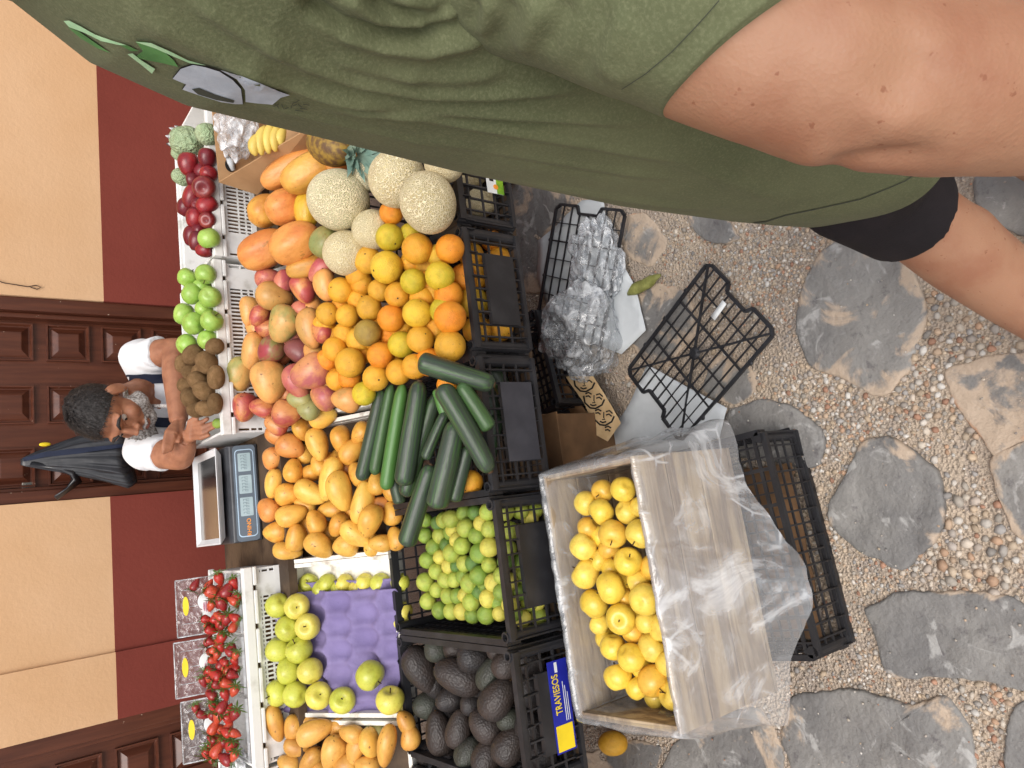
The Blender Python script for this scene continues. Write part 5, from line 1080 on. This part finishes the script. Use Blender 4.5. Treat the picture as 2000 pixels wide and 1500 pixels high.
# ---------------------------------------------------------------- customer in the olive shirt, close to the camera
def customer():
    f=Vector((-.85,.527,0)).normalized(); l=Vector((-.527,-.85,0)).normalized(); rt=-l
    t=thing('person','man in olive green T-shirt and black shorts standing close on the right of the stall','person',(.45,.43,0))
    o0=t.location
    sil=[(-250,-70,.60,.105,.165),(-150,-45,.60,.125,.195),(30,2,.60,.14,.205),(187,126,.60,.145,.205),(370,207,.60,.15,.205),(620,266,.605,.155,.205),(880,331,.61,.16,.205),(1200,400,.605,.16,.205),(1400,428,.595,.155,.205),(1500,438,.585,.152,.205),(1570,441,.578,.150,.203)]
    K=[]
    for x,y,h,b,a in sil:
        s=hor(x,y,h); K.append((s.z,s-f*b,a,b))
    K.sort(key=lambda q:q[0])
    def at(z):
        for (z0,c0,a0,b0),(z1,c1,a1,b1) in zip(K,K[1:]):
            if z<=z1 or z1==K[-1][0]:
                u=(z-z0)/(z1-z0); u=max(-.3,min(1.2,u)); return c0+(c1-c0)*u,a0+(a1-a0)*u,b0+(b1-b0)*u
    zb,zt=K[0][0],K[-1][0]
    N,MR=560,400; R=[]
    for i in range(MR+1):
        z=zb+(zt-zb)*i/MR; c,a,b=at(z); r=[]; e=max(0,1-(z-zb)/.10)
        for j in range(N):
            q=2*math.pi*j/N; ca,sa=math.cos(q),math.sin(q); k=1+.03*e*math.cos(5*q+1)+.012*nz((ca*1.5,sa*1.5,z*3),1.2,2)
            p=c+f*(b*math.copysign(abs(ca)**.92,ca))*k+l*(a*math.copysign(abs(sa)**.92,sa))*k; p=Vector((p.x,p.y,z+max(0,1-(z-zb)/.25)*(.085*max(0,sa)+.006*math.sin(6*q)*e))); r.append(p-o0)
        R.append(r)
    shoulder=at(zt)[0]-o0
    top=[]
    for k,(s,dz_) in enumerate(((.82,.03),(.6,.055),(.42,.07))):
        c,a,b=at(zt); top.append([Vector(((p-shoulder)*s).to_tuple()[:2]+(0,))+Vector((shoulder.x,shoulder.y,zt+dz_-o0.z)) for p in R[-1]])
    mb=MB().loft(R+top,cap=False)
    sh=mb.build('shirt','olive_shirt',t,True); sh.parent=None
    # work in world space while folds are laid
    def world(o): o.data.transform(Matrix.Translation(o0)); return o
    world(sh)
    dn=lambda w_,h,*p:(list(p),w_,h)
    FL=[dn(.0050,.0030,(640,212),(711,219),(820,220),(1025,229),(1160,234),(1320,240)),dn(.0050,.0026,(560,160),(642,185),(752,212),(889,239),(1094,273),(1250,296),(1400,314)),dn(.0055,.0028,(430,112),(519,150),(615,178),(683,191),(820,218)),dn(.0055,.0034,(500,80),(581,116),(683,157),(820,185),(957,188),(1094,174),(1215,155)),dn(.0060,.0030,(370,-8),(478,62),(581,114)),dn(.0060,.0050,(600,30),(683,66),(752,87),(834,97),(916,80),(990,60)),dn(.0050,-.0065,(590,-12),(615,12),(670,49),(738,67),(820,65),(915,38)),dn(.0050,.0042,(670,-14),(690,2),(738,33),(806,51),(895,32)),dn(.0042,-.0050,(705,-12),(765,25),(841,28),(890,14)),dn(.0045,.0035,(770,-10),(834,19),(905,28)),
        dn(.0045,-.0022,(600,190),(700,207),(860,224),(1000,238),(1200,250)),dn(.0045,-.0022,(600,140),(700,176),(830,197),(960,201),(1100,190)),dn(.006,.0022,(752,146),(889,154),(991,140)),dn(.007,.0022,(800,262),(950,296),(1150,330),(1350,352)),dn(.008,-.0018,(860,275),(1050,318),(1250,350)),dn(.012,.0028,(1150,250),(1300,300),(1450,360),(1560,400)),dn(.008,.0018,(1250,255),(1400,300),(1520,345)),dn(.006,.0018,(480,196),(620,230),(760,262),(900,296)),dn(.012,.003,(250,20),(360,70),(460,120),(560,160)),dn(.005,.0018,(640,110),(740,140),(840,150)),dn(.012,.0025,(1000,350),(1200,385),(1400,412))]
    folds(sh,FL,1.5)
    # sleeve
    SP_=[(660,-390,.50,.072),(800,-310,.475,.080),(940,-230,.455,.083),(1080,-150,.44,.080),(1210,-88,.425,.075),(1330,-28,.413,.0705),(1395,2,.408,.0690),(1530,68,.404,.0665)]
    pts=[dep(x,y,z) for x,y,z,_ in SP_]; rad=[r for *_,r in SP_]
    P=[];Rd=[]
    for i in range(len(pts)-1):
        for k in range(16): u=k/16; P.append(pts[i].lerp(pts[i+1],u)); Rd.append(rad[i]*(1-u)+rad[i+1]*u)
    P.append(pts[-1]); Rd.append(rad[-1]); mb=MB()
    P2=P+[P[-1]-(P[-1]-P[-2])*.3,P[-1]-(P[-1]-P[-2])*6]; R2=Rd+[Rd[-1]-.0025,Rd[-1]-.004]
    mb.tube(P2,R2,200,False); mb.v=[tuple(Vector(v)*1+Vector((nz(v,16,1),nz(v,16,2),nz(v,16,3)))*.003) for v in mb.v]
    
    d_=(P[-1]-P[-8]).normalized(); nb=len(mb.v)//200
    for i in range(nb):
        u=min(1,i/(len(P)-1)); c_=P2[i] if i<len(P2) else P2[-1]
        for j in range(200):
            k_=i*200+j; v=Vector(mb.v[k_]); mb.v[k_]=tuple(v+d_*(-(v-c_).dot(ID))*.68*u**3)
    sl=mb.build('sleeve','olive_shirt',None,True)
    folds(sl,[dn(.0065,.0035,(1115,-5),(1090,50),(1062,105)),dn(.006,.004,(1000,-5),(985,50),(962,92)),dn(.006,-.004,(1060,-5),(1035,60),(1015,105)),dn(.006,.003,(1190,-5),(1160,80),(1130,150)),dn(.005,.003,(930,-5),(925,30),(918,52)),dn(.004,-.003,(955,-5),(948,40),(938,70)),dn(.005,.0022,(1260,30),(1230,90),(1195,150)),dn(.006,.0016,(1290,150),(1330,110),(1380,60),(1420,10)),dn(.012,-.003,(1240,20),(1200,100),(1180,160))])
    bs=bvh_of(sl); st=patch(bs,'hem_stitching',band([(1215,172),(1262,142),(1312,100),(1360,50),(1405,0)],1.6),'faded_ink',None,.0008,8)
    # print on the chest and the seam of the hem
    bv=bvh_of(sh); z2=lambda X,Y_:(X/2.5,Y_/2.5); kids=[]
    Z=lambda *q:[z2(*p) for p in q]
    def pr(m,poly,off): kids.append(patch(bv,'chest_print',poly,m,None,off,7))
    pr('mint_ink',Z((318,92),(345,90),(400,118),(470,158),(560,190),(620,208),(590,210),(500,190),(420,150),(345,122)),.0016); pr('leafgreen_ink',Z((336,125),(390,145),(440,180),(500,222),(545,252),(480,228),(400,180)),.0012)
    pr('leafgreen_ink',Z((560,196),(620,210),(680,240),(640,240)),.0012); pr('leafgreen_ink',Z((664,192),(720,195),(800,240),(850,285),(872,318),(800,300),(720,285),(660,270),(700,240)),.0012)
    pr('mint_ink',Z((664,190),(740,195),(830,235),(920,280),(1010,305),(930,295),(850,262),(760,222)),.0018); pr('mint_ink',Z((625,252),(650,248),(690,280),(760,325),(745,348),(700,310)),.0016)
    pr('black_ink',Z((842,374),(883,321),(943,301),(1008,312),(1078,333),(1145,377),(1180,421),(1190,500),(1150,500),(1080,490),(963,454),(889,427),(908,400)),.0011)
    pr('greyblue_ink',Z((846,372),(885,324),(945,304),(1005,315),(1075,336),(1140,378),(1176,422),(1186,496),(1150,496),(1080,486),(965,450),(894,425),(912,400)),.0017)
    pr('faded_ink',Z((940,420),(975,414),(1050,445),(1145,475),(1140,487),(1060,474),(970,446)),.0021)
    pr('greyblue_ink',Z((1080,332),(1180,365),(1300,415),(1415,455),(1370,468),(1330,502),(1250,495),(1200,488),(1196,430),(1160,378)),.0013)
    for q in (((1335,512),(1360,500)),((1350,505),(1362,522)),((1375,500),(1385,525),(1410,516)),((1420,520),(1430,495),(1445,490),(1462,480)),((1430,508),(1450,500)),((1455,500),(1475,515)),((1480,500),(1510,505)),((1465,520),(1500,525)),((1440,530),(1480,536))): pr('faded_ink',band(Z(*q),1.5),.0012)
    seam=patch(bv,'hem_stitching',band([(1440,437),(1456,436),(1496,432),(1532,420),(1600,406),(1680,388),(1736,366),(1768,352),(1800,330)],1.8),'faded_ink',None,.0009,8)
    # body
    mb=MB(); c_=lambda z:at(z)[0]
    R=[]
    for i in range(14):
        z=zb-.02+(zt-zb+.02)*i/13; c,a,b=at(max(z,zb)); R.append([Vector((c.x,c.y,z))+f*(b-(.016 if z>1.0 else .04))*math.cos(q)+l*(a-(.016 if z>1.0 else .05))*math.sin(q) for q in [6.283*k/24 for k in range(24)]])
    hip=c_(zb); R.insert(0,[hip+Vector((0,0,-.10))+f*.09*math.cos(q)+l*.13*math.sin(q)-Vector((0,0,hip.z-zb)) for q in [6.283*k/24 for k in range(24)]])
    mb.loft(R); ct=c_(zt); nk=ct+Vector((0,0,.10)); hd=nk+f*.03+Vector((0,0,.15))
    mb.tube([ct+Vector((0,0,-.03)),nk,hd+Vector((0,0,-.04))],[.11,.062,.058],14)
    mb.ball(hd,(.082,.082,.118),20,16); mb.ball(hd+f*.035+Vector((0,0,-.03)),(.062,.062,.085),16,12); mb.tube([hd+f*.085+Vector((0,0,.02)),hd+f*.112+Vector((0,0,-.018)),hd+f*.09+Vector((0,0,-.03))],[.010,.016,.010],8)
    for s in (1,-1): mb.ball(hd+l*s*.082+Vector((0,0,-.005)),(.014,.018,.03),10,8)
    AR=[(760,-280,.48,.060),(1000,-160,.45,.064),(1250,-30,.42,.062),(1430,45,.41,.0595),(1540,92,.405,.0560),(1622,132,.40,.0535),(1700,150,.402,.0520),(1850,165,.405,.0515),(2000,172,.41,.0495),(2200,175,.42,.043),(2500,165,.44,.033),(2700,160,.46,.029)]
    ap=[dep(x,y,z) for x,y,z,_ in AR]; mb.tube([ct+l*.08+Vector((0,0,-.04)),ap[0]],[.07,.062],20); mb.tube(ap,[r for *_,r in AR],28)
    mb.ball(dep(1480,120,.40),.045,14,10)
    wr=ap[-1]; d=(ap[-1]-ap[-2]).normalized(); sd=d.cross(f).normalized()
    def mkhand(wr,d,sd,pn):
        kn=[wr+d*.085+sd*(k-1.5)*.020 for k in range(4)]; tips=[[k+d*.035*g+pn*.008,k+d*.055*g+pn*.024,k+d*.065*g+pn*.042] for k,g in zip(kn,(.95,1.1,1.05,.85))]
        hand(mb,wr,kn,tips,[wr+d*.03-sd*.025,wr+d*.06-sd*.05+pn*.015,wr+d*.085-sd*.052+pn*.03],.0085,.014)
    mkhand(wr,d,sd,f)
    rs=ct+rt*.19+Vector((0,0,-.06)); re=rs+rt*.06-f*.02+Vector((0,0,-.31)); rw=re+f*.06+Vector((0,0,-.26)); mb.tube([ct+rt*.08,rs,(rs+re)/2,re,(re+rw)/2,rw],[.07,.066,.058,.048,.045,.031],18); mkhand(rw,(rw-re).normalized(),f,-rt)
    lh=hip+l*.085; rh=hip+rt*.085
    sh_=lambda a,b:IR*(a*1.1/F)+ID*(b*1.1/F); LK,LA=Vector((.388,.382,.505))+sh_(-50,40),Vector((.150,.292,.10))+sh_(0,60); RK,RA=Vector((.50,.47,.50))+sh_(260,-40),Vector((.485,.405,.09))+IR*.20+ID*.03
    mb.tube([Vector((lh.x,lh.y,.84)),Vector((lh.x,lh.y,.72)),LK+Vector((.01,.005,.06)),LK,LK.lerp(LA,.28),LK.lerp(LA,.5),LK.lerp(LA,.8),LA],[.068,.072,.064,.060,.062,.056,.043,.038],24)
    mb.ball(LK.lerp(LA,.25)-f*.012,(.055,.055,.075),16,12)
    mb.tube([Vector((rh.x,rh.y,.84)),Vector((rh.x,rh.y,.7)),RK,RK.lerp(RA,.3)-f*.015,RK.lerp(RA,.7),RA],[.068,.07,.06,.058,.044,.038],22)
    for A_ in (LA,RA): mb.tube([A_,A_+f*.03+Vector((0,0,-.03)),A_+f*.13+Vector((0,0,-.055))],[.038,.036,.026],12)
    body=remesh(mb,'body','skin_tan',.0075,10)
    folds(body,[dn(.007,-.0055,(1625,330),(1645,318),(1690,312),(1760,303),(1840,296)),dn(.016,-.0060,(1735,215),(1765,175),(1800,130),(1830,100)),dn(.02,.004,(1560,300),(1600,306),(1625,308)),dn(.018,.004,(1690,260),(1760,215),(1850,160)),dn(.006,-.002,(1690,322),(1760,318),(1840,312))])
    ss=body.modifiers.new('fine','SUBSURF'); ss.levels=1; ss.render_levels=1
    # shorts
    mb=MB(); hz=hip.copy(); hz.z=.86
    mb.loft([[Vector((hip.x,hip.y,z))+f*b*math.cos(q)+l*a*math.sin(q) for q in [6.283*k/32 for k in range(32)]] for z,a,b in ((1.0,.155,.10),(.94,.165,.108),(.86,.17,.114),(.78,.174,.118),(.70,.17,.118))])
    hemL=LK.lerp(LA,.06)
    mb.tube([Vector((lh.x,lh.y,.84)),Vector((lh.x,lh.y,.72)),LK+Vector((.012,.006,.09)),hemL],[.086,.092,.086,.0775],32); mb.tube([Vector((rh.x,rh.y,.84)),Vector((rh.x,rh.y,.7)),RK+Vector((0,0,.06)),RK],[.086,.092,.09,.085],28)
    shorts=remesh(mb,'shorts','black_cloth',.008,8)
    # shoes: sole, red band, upper
    shoes=[]
    for A_ in (LA,RA):
        c=Vector((A_.x,A_.y,0))+f*.055; ring=[]
        for k in range(40):
            q=6.283*k/40; w_=.044*(1+.14*math.cos(q)); ring.append(c+f*.145*math.cos(q)+l*w_*math.sin(q))
        up=lambda z,s:[(p-c)*s+c+Vector((0,0,z)) for p in ring]
        s1=MB().loft([up(.002,.96),up(.012,1.),up(.022,1.0)]).build('shoe','shoe_fabric',None,True)
        s2=MB().loft([up(.0225,1.01),up(.034,1.02),up(.036,.96)]).build('sole_band','red_rubber',s1,True)
        R=[]
        for z,s,b in ((.0365,.97,0),(.055,.93,0),(.072,.80,-.02),(.088,.60,-.04),(.10,.40,-.055)): R.append([Vector(((p-c)*s).to_tuple()[:2]+(0,))+c+f*b+Vector((0,0,z)) for p in ring])
        s3=MB().loft(R).build('upper','shoe_fabric',s1,True); shoes.append(s1)
    hair=MB().ball(hd+Vector((0,0,.03))-f*.014,(.090,.090,.105),20,14); hr=hair.build('hair','dark_hair',None,True)
    I=Matrix.Translation(-o0)
    for o in [sh,sl,st,seam,body,shorts,hr]+kids+shoes:
        o.data.transform(I); 
        for ch in o.children: ch.data.transform(I)
        o.parent=sh if o in kids+[sl,st,seam] else t
customer()
# ---------------------------------------------------------------- seller leaning on the crates
def seller():
    t=thing('person','grey-bearded man in white T-shirt leaning his arms on the crates before the door','person',(.46,2.72,0)); o0=t.location
    Y=lambda x,y,d:aty(x,y,d)
    hc=Y(216,803,2.60); fd=(IR*0+Vector((-.74,-.58,-.42))).normalized(); upv=(Vector((-.10,-.16,1))-fd*Vector((-.10,-.16,1)).dot(fd)).normalized(); sd=fd.cross(upv).normalized()   # face dir, crown dir, side (its right)
    B=Matrix((sd,fd,upv)).transposed()
    hs=1.06
    H=lambda x,y,z:hc+B@(Vector((x,y,z))*hs)
    mb=MB()
    def hb(c,r,nu=20,nv=14): mb.ball(H(*c),[q*hs for q in r],nu,nv,B)
    hb((0,-.012,.030),(.073,.093,.085)); hb((0,.030,-.030),(.058,.062,.083)); hb((0,.062,-.082),(.030,.026,.024)); hb((0,.072,.030),(.056,.022,.014)); 
    for s in (-1,1):
        hb((s*.038,.060,-.024),(.024,.024,.022)); hb((s*.045,.022,-.070),(.020,.036,.022)); mb.ball(H(s*.076,-.012,-.012),(.011*hs,.021*hs,.034*hs),12,10,B); hb((s*.013,.098,-.022),(.010,.011,.009))
    mb.tube([H(0,.084,.022),H(0,.100,-.002),H(0,.112,-.020)],[.008*hs,.011*hs,.014*hs],10); hb((0,.090,-.052),(.024,.012,.0065)); hb((0,.088,-.064),(.020,.011,.007))
    neck=Y(275,768,2.70); chest=Y(330,775,2.74)
    mb.tube([H(0,-.03,-.06),H(0,-.035,-.10).lerp(neck,.5),neck,neck+Vector((0,.03,-.06))],[.052,.053,.058,.075],18)
    sR=Y(276,700,2.70); sL=Y(284,878,2.68)       # shoulder towards the picture's top, and bottom
    eR=Y(342,684,2.56); wR=Y(349,822,2.475); eL=Y(352,893,2.52); wL=Y(364,858,2.44)
    base=Vector((chest.x,2.80,.70))
    mb.tube([neck+Vector((0,.04,-.05)),chest+Vector((0,.03,0)),chest+Vector((0,.05,-.2)),base],[.09,.150,.165,.17],24,True,.75,(1,0,0))
    mb.tube([neck+Vector((0,.03,-.06)),sR,sR.lerp(eR,.5),eR],[.07,.060,.052,.043],18); mb.tube([neck+Vector((0,.03,-.06)),sL,sL.lerp(eL,.5),eL],[.07,.060,.052,.043],18)
    mb.ball(eR,.043,14,10); mb.ball(eL,.042,14,10)
    mb.tube([eR,eR.lerp(wR,.35),wR],[.043,.044,.028],16); mb.tube([eL,eL.lerp(wL,.5),wL],[.042,.040,.029],16)
    # far hand lies across the other forearm
    kn=[Y(327+4.5*k,846+1*k,2.435-.004*k) for k in range(4)]; tips=[[Y(321+4.5*k+a,868+k,2.425),Y(319+5*k,884-2*k,2.43)] for k,a in zip(range(4),(0,0,0,0))]
    hand(mb,wR,kn,tips,[wR+Vector((0,-.01,-.01)),Y(352,848,2.43),Y(349,862,2.42)],.0085,.012)
    # near hand hangs over the crate, fingers down towards the viewer
    kn=[Y(377,854-9*k,2.395) for k in range(4)]; tips=[[Y(397,853-9.5*k,2.35),Y(412,846-9*k,2.335),Y(420,842-8.6*k,2.32)][:3] for k in range(4)]
    tips[0]=[Y(394,855,2.35),Y(407,850,2.335)]; tips[3]=[Y(392,826,2.36),Y(405,818,2.345)]
    hand(mb,wL,kn,tips,[wL+Vector((-.01,-.01,0)),Y(372,823,2.40),Y(386,813,2.37)],.0088,.014)
    body=remesh(mb,'body','skin_brown',.0034,4)
    # white T-shirt with short sleeves
    mb=MB()
    for (c,r) in ((sR,.070),(sL,.070)): mb.ball(c,r,16,12)
    mb.tube([neck+Vector((0,.045,-.030)),neck+Vector((0,.04,-.055)),chest+Vector((0,.025,0)),chest+Vector((0,.05,-.2)),base+Vector((0,0,.02))],[.085,.115,.163,.178,.185],28,True,.76,(1,0,0))
    for s,e,k in ((sR,eR,.60),(sL,eL,.58)): mb.tube([neck+Vector((0,.035,-.075)),s,s.lerp(e,k*.5),s.lerp(e,k)],[.070,.070,.064,.060],20)
    mb.v=[tuple(Vector(v)+Vector((nz(v,18,1),nz(v,18,2),nz(v,18,3)))*.006) for v in mb.v]
    shirt=remesh(mb,'shirt','white_cloth',.006,5)
    folds(shirt,[dn for dn in [([(262,700),(285,715),(312,722)],.008,-.004),([(255,720),(290,735),(325,735)],.007,.004),([(275,880),(300,893),(322,902)],.008,-.004),([(300,790),(318,800),(332,805)],.006,-.003),([(285,690),(300,690),(316,700)],.008,.004)]])
    bv=bvh_of(shirt); st=[]
    for q,wd in (([(236,741),(262,741),(290,740),(318,740),(345,739)],20),([(283,824),(300,825),(318,826),(345,826)],19)): st.append(patch(bv,'apron_strap',band(q,wd),'navy_cloth',None,.004,6))
    # hair cap, eyebrows, eyes, beard
    mb=MB(); R=[]
    def cap(th0,rx,ry,rz,c,fn):
        mb=MB(); nu,nv=48,20; rows=[]
        for i in range(nv+1):
            row=[]
            for j in range(nu+1):
                ph=2*math.pi*j/nu; lim=fn(ph); th=lim*i/nv
                d=Vector((math.sin(th)*math.sin(ph),math.sin(th)*math.cos(ph),math.cos(th)))
                k=1+.05*nz(d,9,3)+.03*nz(d,22,4); row.append(H(c[0]+d.x*rx*k,c[1]+d.y*ry*k,c[2]+d.z*rz*k))
            rows.append(row)
        return mb.grid(rows)
    hairf=lambda ph:math.radians(112-52*max(0,math.cos(ph))**.8+8*abs(math.sin(ph))) if math.cos(ph)>0 else math.radians(112+10*math.cos(ph)*-1)
    hm=cap(0,.075,.096,.087,(0,-.013,.033),hairf); pv=hm.v[:]; cH=H(0,-.013,.02)
    for _ in range(4200):
        i=random.randrange(len(pv)); p=Vector(pv[i]); n_=(p-cH).normalized(); g_=Vector((random.gauss(0,1),random.gauss(0,1),random.gauss(0,1)))
        dwn=(-upv*.7+fd*.45); dwn=(dwn-n_*dwn.dot(n_)).normalized(); p=p+Vector((random.gauss(0,1),random.gauss(0,1),random.gauss(0,1)))*.004; dd=(dwn*.95+n_*.2+g_*.12).normalized(); s_=dd.cross(n_).normalized()*.0011; L_=random.uniform(.008,.015)
        hm.add([p-s_,p+s_,p+dd*L_],[(0,1,2)])
    hr=hm.build('hair','dark_hair',None,True)
    bvb=bvh_of(body)
    def onface(x,z,off):
        p=H(x,.15,z); d=-(B@Vector((0,1,0))); r=bvb.ray_cast(p,d); return r[0]-d*off if r[0] is not None else None
    br=MB()
    for s in (-1,1):
        pts=[onface(s*x,z,.002) for x,z in ((.012,.030),(.026,.037),(.042,.035),(.052,.026))]; br.tube(pts,[.003,.0055,.005,.0025],8)
    eb=br.build('eyebrows','dark_hair',None,True)
    ey=[]
    for s in (-1,1):
        p=onface(s*.031,.008,-.007); m_=MB().ball(p,.0115,14,10).build('eye','eye_white',None,True); q=p+(B@Vector((0,.0095,-.003))); MB().ball(q,.0052,10,8).build('pupil','eye_dark',m_,True)
        MB().tube([onface(s*x,z,.001) for x,z in ((.014,.006),(.024,.014),(.036,.015),(.048,.007))],[.002,.0035,.0035,.002],6).build('eyelid','skin_brown',m_,True); ey.append(m_)
    # short beard: a thin layer of stubble over jaw, chin and lip
    rows=[]; nu,nv=40,14
    for i in range(nv+1):
        row=[]
        for j in range(nu+1):
            a=-1.75+3.5*j/nu; v=i/nv; d0=Vector((math.sin(a)*.16,math.cos(a)*.16,0)); side=abs(a)/1.75
            zt_=-.050-.0*side+.035*side**2; zl=-.122+.05*side
            z=zt_+(zl-zt_)*v; z0=min(z,-.075) if False else z
            o_=H(0,.012,z); d=(B@Vector((math.sin(a),math.cos(a),-.0))); r=bvb.ray_cast(o_+d*.13,-d)
            p=r[0] if r[0] is not None else o_+d*.05
            k=.007*min(1,4*v,4*(1-v)+.5,6*(1-side)+.2)*(.75+.9*abs(nz(p,160,2)))
            if abs(a)<.30 and z>-.078: k=.0015
            if (p-o_).length>.125: p=o_+d*.06; k=0
            row.append(p+d*(k-.0015))
        rows.append(row)
    bd=MB().grid(rows).build('beard','beard_hair',None,True)
    m_=MB(); m_.tube([onface(x,-.046-.006*abs(x)/.02,.003) for x in (-.026,-.014,0,.014,.026)],[.003,.0055,.005,.0055,.003],8); ms=m_.build('moustache','beard_hair',None,True)
    lp=MB().tube([onface(x,-.0585,.0015) for x in (-.017,-.008,0,.008,.017)],[.0015,.0035,.004,.0035,.0015],8).build('lips','lip',None,True)
    # trousers and legs below the counter
    mb=MB(); mb.tube([base+Vector((0,0,.03)),base+Vector((0,0,-.12))],[.175,.17],20,True,.75,(1,0,0))
    for s in (-1,1): mb.tube([base+Vector((s*.09,0,-.08)),base+Vector((s*.10,-.10,-.22)),Vector((base.x+s*.1,2.72,.08))],[.09,.075,.06],14)
    tr=remesh(mb,'trousers','black_cloth',.012,4)
    I=Matrix.Translation(-o0)
    for o in [body,shirt,hr,eb,bd,ms,lp,tr]+ey+st:
        o.data.transform(I)
        for ch in o.children: ch.data.transform(I)
        o.parent=shirt if o in st else t
seller()
